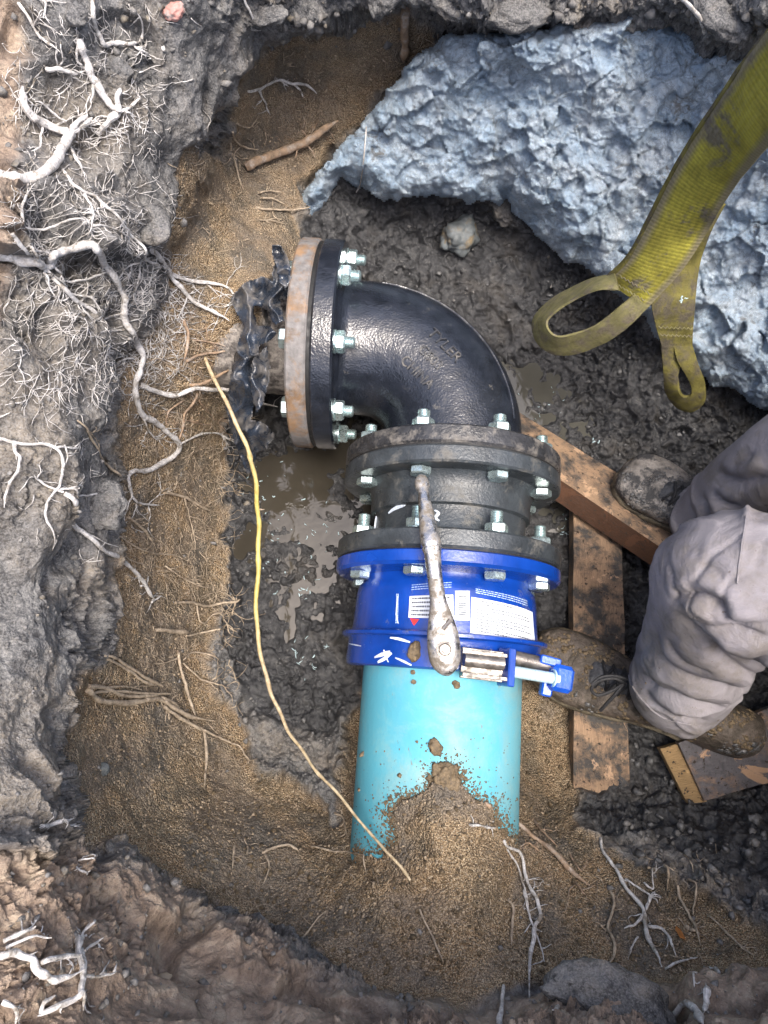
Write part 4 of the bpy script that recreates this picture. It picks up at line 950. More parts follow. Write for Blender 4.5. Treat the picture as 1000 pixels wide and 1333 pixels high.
# stitched seams on the trousers
def cast_to(o, pts, lift):
    bpy.context.view_layer.update(); out = []
    for u, v in catmull(pts, 6):
        d_ = Vector(rays(u, v)).normalized(); hit, loc, nn, _ = o.ray_cast(o.matrix_world.inverted() @ Vector((0, 0, CAMZ)), d_)
        if hit: out.append(o.matrix_world @ loc+nn*lift)
    return out
for pts in ([(972, 672), (968, 695), (962, 738), (960, 760)], [(818, 868), (822, 890), (840, 915), (865, 935), (900, 943)]):
    l = cast_to(tr, pts, .0005)
    if len(l) > 3: b = B(); tube(b, l, .0013, 5); b.build('seam', 'cloth', tr)
# upper body beyond the frame: jacket, arms, head, hat
def skin_tube(chains, name, mat, par, vox=.009):
    b = B()
    for ch in chains:
        cv_ = catmull([np.array([*p, r]) for p, r in ch], 6); tube(b, [Vector(c[:3]) for c in cv_], [c[3] for c in cv_], 20)
    t = b.build('tmp', mat); md = t.modifiers.new('r', 'REMESH'); md.mode = 'VOXEL'; md.voxel_size = vox; md = t.modifiers.new('s', 'SMOOTH'); md.iterations = 8
    me = bpy.data.meshes.new_from_object(t.evaluated_get(bpy.context.evaluated_depsgraph_get())); bpy.data.objects.remove(t)
    me.polygons.foreach_set('use_smooth', np.ones(len(me.polygons), bool)); me.materials.clear(); me.materials.append(M[mat])
    o = bpy.data.objects.new(name, me); COL.objects.link(o); return under(par, o)
H = HIP; sh_ = H+Vector((-.06, .02, .50))
jk = skin_tube([[(H+Vector((0, 0, .05)), .15), (H+Vector((.03, .01, .20)), .15), (H+Vector((.0, .01, .36)), .16), (sh_+Vector((0, 0, -.04)), .13), (sh_+Vector((-.02, 0, .04)), .07)],
    [(sh_+Vector((0, -.15, -.05)), .07), (sh_+Vector((0, 0, -.03)), .09), (sh_+Vector((0, .15, -.05)), .07)],
    [(sh_+Vector((0, -.16, -.05)), .062), (sh_+Vector((0, -.20, -.18)), .055), (sh_+Vector((-.03, -.18, -.31)), .048), (sh_+Vector((-.17, -.12, -.34)), .042), (sh_+Vector((-.24, -.09, -.35)), .038)],
    [(sh_+Vector((0, .16, -.05)), .062), (sh_+Vector((0, .22, -.18)), .055), (sh_+Vector((-.03, .20, -.31)), .048), (sh_+Vector((-.17, .14, -.34)), .042), (sh_+Vector((-.24, .10, -.35)), .038)]], 'jacket', 'hivis', T7)
hc = sh_+Vector((-.05, 0, .17))
for sy in (-1, 1):
    hb = sh_+Vector((-.24, sy*.095, -.352)); ch = [[(hb, .027), (hb+Vector((-.04, 0, -.004)), .034), (hb+Vector((-.085, 0, -.01)), .030)]]
    for k, (yy, ln) in enumerate(((-.026, .055), (-.009, .066), (.009, .062), (.025, .048))):
        r0 = hb+Vector((-.07, yy, -.006)); ch.append([(r0, .009), (r0+Vector((-.04, yy*.25, -.004)), .0085), (r0+Vector((-.04-ln*.6, yy*.3, -.022)), .0075), (r0+Vector((-.04-ln*.8, yy*.3, -.045)), .006)])
    r0 = hb+Vector((-.02, -sy*.022, -.005)); ch.append([(r0, .011), (r0+Vector((-.03, -sy*.022, -.01)), .010), (r0+Vector((-.058, -sy*.03, -.02)), .0075)])
    skin_tube(ch, 'hand', 'skin', T7, .004)
hd_ = skin_tube([[(sh_+Vector((-.02, 0, .02)), .055), (hc+Vector((.01, 0, -.07)), .058), (hc+Vector((0, 0, -.02)), .078), (hc+Vector((0, 0, .04)), .082), (hc+Vector((0, 0, .09)), .05)], [(hc+Vector((-.06, 0, -.06)), .035), (hc+Vector((-.055, 0, .0)), .045)], [(hc+Vector((-.085, 0, .02)), .010), (hc+Vector((-.105, 0, -.015)), .014)], [(hc+Vector((0, -.083, .0)), .014), (hc+Vector((0, -.088, -.02)), .010)], [(hc+Vector((0, .083, .0)), .014), (hc+Vector((0, .088, -.02)), .010)]], 'head', 'skin', T7, .006)
b = B(); lathe(b, [(0, .112), (.004, .112), (.012, .100), (.05, .094), (.085, .07), (.10, .03), (.103, .001)], hc+Vector((0, 0, .045)), (-.12, 0, 1), 40); b.build('hard_hat', 'helmet', T7)
for sy in (-1, 1):
    b = B(); lathe(b, [(-.006, .002), (-.004, .008), (.002, .010), (.006, .006)], hc+Vector((-.082, sy*.028, .022)), (-1, 0, 0), 12); b.build('eye', 'helmet', hd_)
b = B(); tube(b, [hc+Vector((-.085, -.02, -.045)), hc+Vector((-.094, 0, -.047)), hc+Vector((-.085, .02, -.045))], .004, 6); b.build('mouth', 'skin', hd_)

# ================================================================ THE LIFTING SLING
def ribbon(parent, stn, th, mat, name, n=6, m=9, wav=.0014, crown=.0):
    "stn: (uL,vL,zL,uR,vR,zR); a webbing band with thickness"
    cs = catmull(stn, n); vs = []; uv = []; L = 0; N_ = len(cs); prev = None; cen = []
    for c in cs: cen.append((P(c[0], c[1], c[2])+P(c[3], c[4], c[5]))/2)
    rows = []
    for i, c in enumerate(cs):
        a, b_ = P(c[0], c[1], c[2]), P(c[3], c[4], c[5]); t = (cen[min(i+1, N_-1)]-cen[max(i-1, 0)]).normalized(); nn = t.cross(b_-a).normalized()
        if prev is not None and nn.dot(prev) < 0: nn = -nn
        prev = nn
        if i: L += (cen[i]-cen[i-1]).length
        r = []
        for s_ in (1, -1):
            for j in range(m+1):
                e = j/m; p = a*(1-e)+b_*e; k = float(perlin(np.array([[p.x*25, p.y*25, p.z*25]]), 4)[0])
                r.append(p+nn*(s_*th/2*(1 if 0 < j < m else .55)+wav*k+crown*math.sin(e*math.pi))); uv.append((L*10, e))
        rows += r
    W_ = 2*(m+1); fs = []
    for i in range(N_-1):
        for s_ in (0, 1):
            for j in range(m):
                k = i*W_+s_*(m+1)+j; f = (k, k+1, k+W_+1, k+W_); fs.append(f if s_ else f[::-1])
        for j in (0, m):
            k = i*W_+j; k2 = k+m+1; fs.append((k, k2, k2+W_, k+W_))
    for i in (0, N_-1): fs.append(tuple([i*W_+j for j in range(m+1)]+[i*W_+m+1+j for j in range(m, -1, -1)]))
    o = mesh_obj(name, rows, fs, mat, None, angle=50, uv=uv); recalc(o); return under(parent, o)
T8 = empty('lifting_sling', P(800, 390, .12), 'muddy yellow green webbing sling with stitched eye loops hanging in at the top right', 'sling')
main = ribbon(T8, [(1500, -600, .95, 1600, -470, .95), (1180, -210, .82, 1260, -100, .82), (1062, -40, .70, 1130, 60, .70), (1004, 36, .60, 1068, 118, .60), (968, 84, .54, 1018, 172, .54), (932, 138, .47, 985, 208, .47), (901, 186, .41, 962, 236, .41), (872, 236, .35, 938, 272, .35), (846, 288, .29, 918, 306, .29), (820, 334, .23, 886, 354, .235), (789, 364, .18, 846, 398, .18)], .006, 'web', 'webbing', 6, 14, .002, .004)
ribbon(T8, [(1004, 34, .597, 1008, 40, .59), (966, 83, .54, 971, 90, .53), (929, 137, .47, 935, 144, .46), (898, 184, .41, 904, 191, .40), (869, 234, .35, 875, 240, .34), (843, 286, .29, 849, 291, .28), (817, 333, .23, 822, 339, .22), (786, 364, .18, 793, 370, .17)], .009, 'web_dark', 'folded_edge', 6, 3)
ribbon(T8, [(800, 356, .20, 806, 378, .20), (775, 362, .16, 780, 376, .20), (742, 376, .11, 750, 389, .165), (714, 393, .08, 727, 403, .14), (694, 416, .06, 713, 417, .12), (697, 441, .055, 716, 431, .115), (715, 458, .06, 730, 438, .12), (745, 461, .07, 756, 432, .13), (780, 449, .10, 781, 420, .155), (812, 430, .14, 806, 400, .18), (846, 398, .18, 830, 378, .19)], .006, 'web_pale', 'eye_loop', 6, 6)
ribbon(T8, [(905, 285, .27, 944, 265, .27), (885, 318, .235, 925, 300, .235), (864, 345, .19, 913, 335, .19), (850, 372, .165, 907, 366, .165), (848, 395, .15, 905, 395, .15), (854, 425, .12, 902, 425, .12), (862, 452, .09, 901, 450, .09)], .006, 'web_dark', 'hanging_tail', 5, 8)
ribbon(T8, [(860, 448, .092, 888, 448, .092), (862, 468, .07, 888, 466, .07), (864, 490, .04, 883, 488, .05), (867, 510, .0, 884, 508, .03), (880, 528, -.03, 890, 516, .01), (900, 535, -.03, 899, 514, .015), (917, 522, -.0, 900, 504, .03), (917, 496, .04, 894, 490, .05), (909, 474, .07, 882, 470, .075), (901, 450, .09, 876, 450, .092)], .009, 'web_dark', 'eye_loop', 6, 5)
b = B()
for (ua, va, za, ub, vb_, zb) in ((800, 372, .192, 838, 394, .192), (806, 362, .20, 846, 386, .20), (856, 428, .122, 900, 430, .122), (858, 438, .112, 900, 440, .112)):
    p_, q_ = P(ua, va, za), P(ub, vb_, zb); tube(b, [p_.lerp(q_, t)+Vector((0, .0018*(-1)**i, .005)) for i, t in enumerate(np.linspace(0, 1, 17))], .0011, 5)
b.build('stitching', 'web_pale', T8)
# ================================================================ ROOTS
def px(u, v, lift, wl_=None): return surf(u, v, lift)
def trace(pts, lift, r0, r1, seed, knob=.18, wob=.0012, sub=5):
    "tube points along the pit surface under a pixel line"
    if len(pts) == 2: pts = [pts[0], ((pts[0][0]+pts[1][0])/2, (pts[0][1]+pts[1][1])/2), pts[1]]
    c = catmull([(p[0], p[1]) for p in pts], sub); n = len(c); t = np.linspace(0, 1, n)
    s_ = surf(c[:, 0], c[:, 1], 0)
    for _ in range(3): s_[1:-1] = (s_[:-2]+2*s_[1:-1]+s_[2:])/4
    tc = np.array([0, 0, CAMZ])-s_; tc /= np.linalg.norm(tc, axis=1)[:, None]
    k = np.linalg.norm(np.array([0, 0, CAMZ])-s_, axis=1)/FPX
    lf = np.interp(t, np.linspace(0, 1, len(lift)), lift) if hasattr(lift, '__len__') else lift
    r = (r0+(r1-r0)*t)*k*(1+knob*1.5*perlin(np.stack([t*n*.35, t*0+seed, t*0], -1), seed % 9)*1.6)*(1-.75*sstep(.85, 1, t))*.80
    if 0 < pts[0][0] < 1000 and 0 < pts[0][1] < 1330: lf = lf-(r*1.6+.002)*sstep(.08, 0, t)
    p = s_+tc*(lf+r*.5)[:, None] if hasattr(lf, '__len__') else s_+tc*(lf+r[:, None]*.5)
    p = p+wob*np.stack([perlin(p*110, 1), perlin(p*110, 2), perlin(p*110, 3)], -1)
    return p, np.maximum(r, .0003), c
rr_ = random.Random(11)
def twig_px(u, v, ang, ln, depth=0, out=None, r=1.1, lift=.004):
    "random walk of a rootlet in pixels"
    pts = [(u, v)]; a = ang; n = max(4, int(ln/4.5))
    for i in range(n):
        a += rr_.uniform(-.62, .62); st_ = ln/n; u += math.cos(a)*st_; v += math.sin(a)*st_; pts.append((u, v))
        if depth < 2 and rr_.random() < .22: twig_px(u, v, a+rr_.choice((-1, 1))*rr_.uniform(.5, 1.1), ln*rr_.uniform(.3, .6), depth+1, out, r*.7, lift)
    out.append((pts, r, lift)); return out
def add_tw(b, tw, seed):
    for i, (pts, r, lift) in enumerate(tw):
        p, rad, _ = trace(pts, [lift*.5, lift*1.3, lift*.4], r, r*.4, seed+i, .3, .0008, 2); tube(b, p, rad, 4)
def root(label, mat, main, side=(), r=(3, 2), lift=.004, hairs=0, hlen=35, group=None, cat='root', name='root', hr=1.0):
    p, rad, c = trace(main, lift, r[0], r[1], len(label)); o = empty(name, Vector(p[0]), label, cat, group or 'tree roots hanging out of the pit walls')
    b = B(); tube(b, p, rad, 10); b.build('main_root', mat, o)
    for k, s_ in enumerate(side):
        pts, (a, b_) = s_[0], s_[1]; lf = s_[2] if len(s_) > 2 else lift
        q_, rd, _ = trace(pts, lf, a, b_, k*7+3); bb = B(); tube(bb, q_, rd, 8); bb.build('side_root', mat, o)
    if hairs:
        tw = []
        allc = [c]+[catmull(s_[0] if len(s_[0]) > 2 else [s_[0][0], s_[0][0], s_[0][1]], 4) for s_ in side]
        for h in range(hairs):
            cc = rr_.choice(allc); k = rr_.randrange(1, len(cc)-1); dx, dy = cc[k][0]-cc[k-1][0], cc[k][1]-cc[k-1][1]
            twig_px(cc[k][0], cc[k][1], math.atan2(dy, dx)+rr_.choice((-1, 1))*rr_.uniform(.4, 1.4), hlen*rr_.uniform(.4, 1.3), 0, tw, hr, .003)
        bb = B(); add_tw(bb, tw, 5); hh = bb.build('root_hairs', mat, o, angle=None); hh['kind'] = 'stuff'
    return o
root('thick white root curving in from the left edge to a forked tuft, topmost big root', 'root_white', [(-40, 226), (0, 231), (25, 236), (50, 229), (68, 213), (80, 193), (90, 176), (98, 163)],
     [([(94, 172), (75, 163), (58, 155), (42, 150), (30, 136), (26, 116)], (5, 5.5)), ([(92, 170), (108, 160), (120, 152)], (3.5, 2)), ([(94, 165), (104, 154), (114, 148)], (4, 2)), ([(94, 185), (97, 205), (102, 221)], (2.4, 2)), ([(58, 158), (54, 175), (53, 190), (40, 196)], (1.6, 1)), ([(30, 128), (20, 132)], (2, 1.2)), ([(100, 178), (118, 177), (130, 185)], (1.2, .8)), ([(88, 155), (72, 145), (58, 135), (45, 132)], (1.6, 1))], (7.5, 6), .012, 34, 30, hr=1.1)
root('pale knobbly root cluster with a gnarled white top above the thick curved root', 'root_white', [(100, 55), (106, 70), (112, 84), (116, 100), (124, 110), (130, 122), (142, 138), (152, 148)],
     [([(152, 148), (150, 130), (155, 118)], (4, 3)), ([(150, 150), (138, 160), (130, 172)], (5, 2)), ([(152, 148), (165, 143), (178, 130), (182, 126)], (2.2, 1)), ([(160, 148), (172, 152)], (1.8, 1)), ([(98, 60), (97, 78), (106, 86)], (1.8, 1.2)), ([(120, 105), (120, 122), (116, 135)], (2.2, 1.2)), ([(58, 94), (75, 92), (88, 96), (100, 99)], (2.8, 2))], (4.2, 5), .010, 26, 28, hr=1.1)
root('pale root dropping from the top edge and bending right across grey clay', 'root_white', [(117, -8), (119, 12), (120, 28), (130, 45), (137, 57), (150, 50), (168, 52), (188, 45)], [([(188, 45), (189, 28), (180, 18)], (1.6, .8)), ([(176, 55), (190, 64), (202, 66)], (1.4, .8))], (3, 2.6), .006, 8, 22)
root('thin branched pale root near the upper left corner', 'root_white', [(32, 20), (42, 34), (50, 50), (60, 60), (70, 68)], [([(44, 2), (58, 14), (64, 20), (59, 40)], (1.8, 1.2)), ([(46, 40), (55, 36)], (1.2, .8))], (2, 1.5), .005, 10, 20)
root('longest white root winding down the left wall from the left edge to the sand', 'root_white', [(-40, 343), (0, 345), (20, 350), (38, 358), (50, 358), (60, 349), (66, 336), (78, 326), (95, 322), (112, 325), (118, 338), (135, 354), (150, 371), (160, 384), (166, 405), (172, 425), (180, 445), (186, 462), (182, 480), (178, 500), (180, 520), (188, 541), (205, 550), (216, 562), (228, 573), (230, 584), (220, 596), (210, 602), (190, 612), (172, 613), (168, 628), (172, 645), (165, 660), (160, 686)],
     [([(184, 500), (200, 508), (225, 515), (240, 508), (255, 504), (280, 508), (295, 507), (315, 516), (340, 524), (359, 528)], (4.2, 2), [.004, .01, .02, .05, .09, .10]),
      ([(42, 362), (60, 386), (80, 398), (105, 406), (125, 420), (140, 432), (157, 442)], (3, 2)), ([(172, 645), (180, 655), (208, 657)], (2, 1.4)), ([(230, 577), (250, 567), (280, 563), (292, 568), (306, 575)], (2, 1)),
      ([(188, 541), (192, 560), (205, 573)], (1.6, 1)), ([(0, 322), (14, 332), (25, 345)], (3, 2.4)), ([(55, 358), (70, 366), (95, 368), (110, 366), (126, 360)], (1.8, 1.2)), ([(50, 368), (70, 380), (95, 384), (118, 390), (130, 412)], (1.8, 1.2)),
      ([(44, 365), (38, 372), (45, 385), (56, 400)], (1.8, 1)), ([(35, 355), (30, 335), (34, 320), (36, 300), (26, 275), (34, 255), (45, 238)], (2.6, 1.4)), ([(38, 293), (60, 293), (85, 290), (105, 295)], (1.8, 1)), ([(34, 328), (55, 328), (75, 324)], (1.4, 1)),
      ([(175, 466), (160, 468), (148, 484), (140, 495)], (1.6, 1)), ([(178, 445), (168, 440), (172, 455), (178, 465)], (1.6, 1)), ([(166, 405), (150, 415), (130, 412)], (1.2, .7))], (6, 3.4), .010, 90, 34, hr=1.05)
root('long slim pale root crossing from the grey clay down onto the sandy wall', 'root_white', [(72, 230), (90, 245), (110, 255), (128, 268), (148, 290), (165, 305), (180, 320), (185, 335), (200, 342), (225, 355), (250, 365), (290, 370), (305, 384), (318, 398), (322, 424)], [([(105, 250), (110, 275), (108, 300), (105, 315)], (1.6, 1)), ([(118, 275), (128, 270), (135, 262)], (1.2, .8)), ([(108, 302), (130, 300), (150, 308), (165, 310)], (1.6, 1)), ([(306, 386), (325, 398)], (1, .6)), ([(185, 338), (172, 342), (155, 350), (150, 365)], (1.8, 1)), ([(178, 340), (180, 360), (178, 385), (188, 405)], (1.2, .8))], (2.2, 1.6), .006, 60, 34, hr=.9)
root('stout tan root slanting down right across the sandy wall above the black wrap', 'root_white', [(205, 322), (212, 340), (226, 362), (240, 378), (254, 394), (276, 405), (298, 416)], [([(222, 355), (240, 364), (262, 368), (290, 371)], (2, 1.4)), ([(245, 385), (238, 400), (232, 415)], (1, .7))], (4.5, 2.6), .008, 10, 24)
root('slim white root entering at the left edge with drooping forks', 'root_white', [(-20, 566), (0, 572), (12, 577), (40, 580), (56, 584), (64, 600), (64, 620), (57, 642), (50, 655), (48, 675), (58, 695), (68, 715)], [([(12, 577), (14, 592), (18, 600), (12, 622), (2, 645), (0, 665)], (2.6, 1.8)), ([(56, 584), (82, 584)], (1.6, 1)), ([(57, 642), (70, 640), (80, 648), (95, 643)], (1.8, 1.2)), ([(60, 645), (45, 632), (34, 625)], (2, 1.2)), ([(66, 582), (68, 596), (66, 610)], (1.2, .8))], (2.6, 1.6), .008, 18, 24, hr=.9)
root('knotty white root running diagonally from the clay ledge down over brown sand', 'root_white', [(62, 648), (75, 658), (88, 668), (110, 687), (120, 702), (138, 721), (158, 730), (172, 744), (186, 760), (195, 775), (201, 780)], [([(88, 645), (105, 645), (125, 641), (138, 641), (143, 632)], (1.6, 1.2)), ([(180, 762), (192, 762)], (1, .8)), ([(196, 784), (210, 775)], (1.6, 1)), ([(84, 648), (76, 638), (64, 640)], (2, 1.2)), ([(110, 688), (130, 705), (150, 716)], (.9, .6)), ([(74, 640), (84, 632), (92, 645)], (1.3, 1))], (4.2, 2.6), .008, 18, 22, hr=.9)
root('thin straight brownish root sloping down the clay to join the long white root', 'root_tan', [(82, 548), (98, 560), (115, 578), (130, 594), (145, 610), (158, 626), (166, 638)], [([(112, 575), (126, 590), (130, 602)], (.9, .6))], (1.6, 2.2), .006, 4, 20)
root('short tan root curving across the middle of the sandy wall', 'root_tan', [(212, 641), (228, 643), (242, 647), (256, 656), (273, 665)], [([(238, 645), (246, 665), (252, 690), (256, 715)], (1.2, .8))], (2.2, 2.6), .008, 8, 25)
root('thin pale root curling below the forked end of the long root', 'root_tan', [(165, 673), (178, 682), (189, 694), (197, 707)], [], (2.2, 1.6), .006, 3, 15)
root('thin wavy root slanting over sand above the small stubs', 'root_tan', [(146, 686), (160, 700), (178, 714), (196, 720), (225, 722), (246, 732)], [([(150, 716), (170, 730), (195, 737)], (1.2, .9)), ([(214, 737), (235, 752), (256, 762), (274, 765)], (1.3, 1))], (1.5, 1), .006, 10, 22)
root('upper of a pair of parallel tan roots low on the left wall', 'root_tan', [(127, 852), (148, 856), (165, 866), (182, 878), (198, 886), (213, 893)], [], (2.2, 3), .010)
root('lower of a pair of parallel tan roots low on the left wall', 'root_tan', [(135, 857), (155, 865), (172, 876), (184, 886), (203, 892)], [], (2, 2.6), .008)
root('bundle of stout tan roots fanning out from the wall at the lower left', 'root_tan', [(114, 897), (128, 908), (145, 913), (170, 914), (190, 911), (207, 910), (220, 918), (238, 928), (252, 934), (277, 938)], [([(116, 893), (140, 895), (160, 905), (180, 905), (208, 905)], (3, 2.4)), ([(120, 902), (150, 898), (190, 902), (225, 903)], (2, 1.4)), ([(207, 908), (225, 915), (235, 922)], (3.5, 2)), ([(210, 918), (228, 932), (248, 942), (262, 952)], (3, 2)), ([(258, 948), (280, 957), (300, 967), (312, 972), (320, 990), (328, 998)], (1.8, .8)), ([(130, 894), (160, 893), (185, 897)], (1.5, 1))], (4.4, 3), .012, 26, 24)
root('upright tan root standing over the root bundle at the lower left', 'root_tan', [(231, 847), (234, 862), (240, 885), (247, 908), (254, 932)], [([(231, 856), (215, 862), (195, 864)], (1.2, .8)), ([(240, 858), (252, 848), (265, 850), (280, 858)], (1.2, .8)), ([(240, 862), (255, 878), (270, 888), (285, 893), (297, 896)], (1.5, .9)), ([(270, 888), (278, 905)], (1, .6))], (2.2, 2.4), .010, 24, 28, hr=.8)
root('straight tan root hanging below the root bundle', 'root_tan', [(264, 951), (267, 970), (268, 995), (264, 1026)], [], (2.4, 1.8), .008, 3, 15)
root('short broken root stub sticking sideways from the sandy wall', 'root_tan', [(199, 819), (222, 821), (244, 824)], [], (3.2, 3.4), .010)
root('thin pale root reaching sideways over the wet mud beside the puddle', 'root_tan', [(226, 784), (250, 784), (268, 789), (285, 785), (304, 784), (311, 780)], [([(304, 785), (302, 800)], (1.4, 1)), ([(255, 788), (257, 805), (265, 812), (275, 800), (285, 797)], (1.2, .9)), ([(240, 828), (262, 823), (280, 820), (292, 828)], (1.6, 1)), ([(282, 798), (292, 808), (298, 825)], (1, .7))], (1.8, 2), .012, 30, 26, hr=.8)
root('short pale root across the dark hollow at the top', 'root_white', [(320, 118), (338, 115), (352, 108), (366, 103), (380, 109), (398, 109), (413, 120)], [([(336, 115), (342, 128), (347, 135), (353, 150)], (1.8, 1.2)), ([(383, 110), (392, 118), (394, 126)], (1.4, 1)), ([(365, 104), (375, 112)], (1.2, .8))], (2, 1.8), .008, 5, 14)
root('thick straight brown root slanting up right in the dark hollow', 'root_brown', [(321, 217), (335, 209), (350, 204), (370, 195), (388, 188), (405, 180), (420, 168), (440, 156)], [([(396, 184), (406, 195), (410, 205)], (1.4, 1)), ([(388, 190), (384, 205)], (1.2, .8)), ([(400, 178), (392, 168)], (1.2, .8))], (6, 5.2), .018, 8, 22)
root('thick cut root stub pointing down at the top middle', 'root_brown', [(526, 22), (526, 45), (527, 62), (524, 81)], [], (6.5, 5.5), .014)
root('small pale root tangle on the corner left of the hollow', 'root_tan', [(298, 168), (305, 182), (318, 192), (335, 194)], [([(305, 158), (318, 165), (330, 163)], (1.2, .8)), ([(298, 185), (304, 205), (312, 235), (318, 247)], (1.4, .9))], (1.6, 1), .006, 10, 20)
root('pair of thin tan roots pointing right below the hollow', 'root_tan', [(334, 268), (352, 271), (372, 273), (396, 273)], [([(336, 252), (350, 248), (365, 250)], (1.3, .8)), ([(338, 258), (355, 258), (368, 265)], (1.3, .8)), ([(336, 288), (352, 287), (372, 290)], (1.2, .8))], (1.8, 1.2), .008, 8, 18)
root('thin white root hanging from the top edge beside the hollow', 'root_white', [(323, -6), (327, 12), (331, 28), (331, 42), (345, 48)], [], (1.8, 1.2), .006, 3, 12)
root('brown forked root on the sandy wall left of the black wrap', 'root_brown', [(240, 416), (245, 432), (244, 448), (237, 470)], [([(240, 470), (258, 462), (285, 458), (304, 452)], (2.4, 1.4)), ([(245, 500), (262, 500), (280, 492), (303, 476)], (2.6, 1.6), [.006, .02, .03, .02]), ([(252, 442), (275, 445), (300, 452), (310, 462)], (1.2, .8)), ([(290, 463), (310, 467)], (1.2, .8)), ([(256, 512), (245, 530), (238, 540), (235, 560), (228, 575)], (2, 1.6)), ([(236, 545), (255, 550), (278, 553)], (1.2, .8)), ([(258, 520), (275, 540), (292, 560)], (1.2, .8)), ([(238, 520), (220, 535), (216, 555)], (1.6, 1.2))], (2.8, 2.4), .006, 50, 26, hr=.8)
root('pink tinged pale roots branching in the bottom left corner', 'root_white', [(-20, 1242), (0, 1248), (12, 1246), (24, 1258), (34, 1270), (42, 1283), (65, 1284), (90, 1278)], [([(92, 1225), (90, 1250), (94, 1275), (92, 1300), (88, 1312), (60, 1322), (42, 1328)], (4.2, 3.6)), ([(36, 1266), (60, 1258), (92, 1252)], (3, 2.6)), ([(94, 1245), (98, 1275), (96, 1300), (104, 1322)], (3, 2)), ([(48, 1325), (46, 1312), (60, 1306)], (3.4, 2)), ([(92, 1282), (120, 1280), (142, 1276)], (2, 1.4)), ([(0, 1228), (20, 1220), (30, 1216)], (3, 2)), ([(0, 1238), (25, 1230), (50, 1230)], (2, 1.2)), ([(96, 1250), (108, 1240), (122, 1232)], (2, 1.6)), ([(98, 1235), (100, 1218), (112, 1208), (122, 1200)], (2, 1.2)), ([(-5, 1312), (8, 1322), (18, 1336)], (3, 2))], (5, 4.4), .014, 26, 18, hr=1.8)
root('small white root knot in the dark crack at the lower left', 'root_white', [(36, 1084), (50, 1080), (66, 1076), (80, 1070)], [([(60, 1078), (70, 1082), (88, 1078)], (1.8, 1.2)), ([(84, 1128), (90, 1140), (98, 1148)], (1.6, 1.2)), ([(88, 1126), (98, 1132)], (1.2, 1))], (3.6, 2.6), .006, 12, 12, hr=1.3)
root('brown root crossing off the turquoise pipe end onto the sand', 'root_brown', [(628, 1046), (645, 1056), (665, 1069), (690, 1085), (712, 1100), (728, 1118), (742, 1132), (768, 1153)], [([(696, 1068), (706, 1082), (720, 1095), (726, 1102)], (1.6, 1)), ([(700, 1108), (685, 1098), (676, 1102)], (1.4, .9)), ([(740, 1112), (748, 1125), (756, 1135), (764, 1118)], (1.4, 1)), ([(748, 1146), (756, 1156), (762, 1165)], (1.4, 1))], (3.2, 4.2), [.002, .010, .010, .008], 10, 24)
root('pale root running down the sand from the end of the turquoise pipe', 'root_white', [(610, 1074), (630, 1077), (652, 1077)], [([(656, 1092), (660, 1102), (674, 1110), (682, 1125), (688, 1150), (697, 1168), (703, 1190), (696, 1205), (694, 1225), (689, 1250), (691, 1290)], (2, 3)), ([(660, 1106), (676, 1130), (684, 1160), (690, 1190), (698, 1215), (706, 1240), (709, 1250)], (1.4, 1)), ([(682, 1158), (688, 1185), (694, 1205)], (1.4, 1))], (2, 1.4), .006, 14, 20)
root('white branching root fork spreading over the sand right of the pipe end', 'root_white', [(781, 1085), (784, 1105), (795, 1122), (804, 1133), (812, 1152), (828, 1170), (838, 1186), (840, 1205), (842, 1218), (852, 1235), (861, 1256)], [([(838, 1190), (826, 1203), (812, 1207)], (2, 1.2)), ([(842, 1206), (860, 1209), (870, 1220), (880, 1245)], (2, 1.3)), ([(846, 1168), (840, 1186)], (2.4, 1.6)), ([(814, 1142), (832, 1156), (850, 1170), (855, 1178)], (1.6, 1)), ([(830, 1218), (822, 1230), (818, 1240)], (1.2, .8)), ([(866, 1258), (885, 1254), (908, 1246)], (1.6, 1)), ([(838, 1150), (850, 1158), (846, 1140)], (1.4, 1))], (2, 3.2), .008, 12, 18)
root('thin wavy pale root down the sand left of the white branching fork', 'root_tan', [(794, 1157), (799, 1172), (796, 1190), (790, 1205), (798, 1222), (800, 1240), (790, 1258)], [([(782, 1203), (792, 1212)], (1.2, .8))], (1.8, 2), .006, 6, 14)
root('thin tan root on the sand right of the white branching fork', 'root_tan', [(881, 1158), (888, 1175), (900, 1196), (906, 1208), (912, 1232)], [([(895, 1150), (907, 1160), (903, 1180), (901, 1192)], (1.4, 1)), ([(892, 1206), (905, 1214)], (2.6, 1.8)), ([(861, 1138), (868, 1158)], (2.4, 1)), ([(920, 1190), (945, 1212), (965, 1232), (982, 1242)], (1.6, 1)), ([(888, 1105), (898, 1130), (902, 1142)], (1.2, .8))], (1.8, 1.4), .006, 12, 18)
root('short faded root upright in the sand left of the long pale root', 'root_tan', [(664, 1170), (670, 1180), (669, 1200), (667, 1226)], [], (2, 2), .006, 4, 12)
root('white root tip pointing up at the bottom edge below the pipe', 'root_white', [(655, 1282), (654, 1300), (650, 1318), (644, 1345)], [], (2.4, 4), .010)
root('thinner pale root tip at the bottom edge right of the first tip', 'root_white', [(730, 1278), (729, 1295), (726, 1312), (719, 1345)], [], (1.6, 3), .010)
root('thin root twig lying on sand below the pipe', 'root_tan', [(547, 1184), (556, 1205), (565, 1225), (576, 1252)], [], (1.2, 1.6), .005)
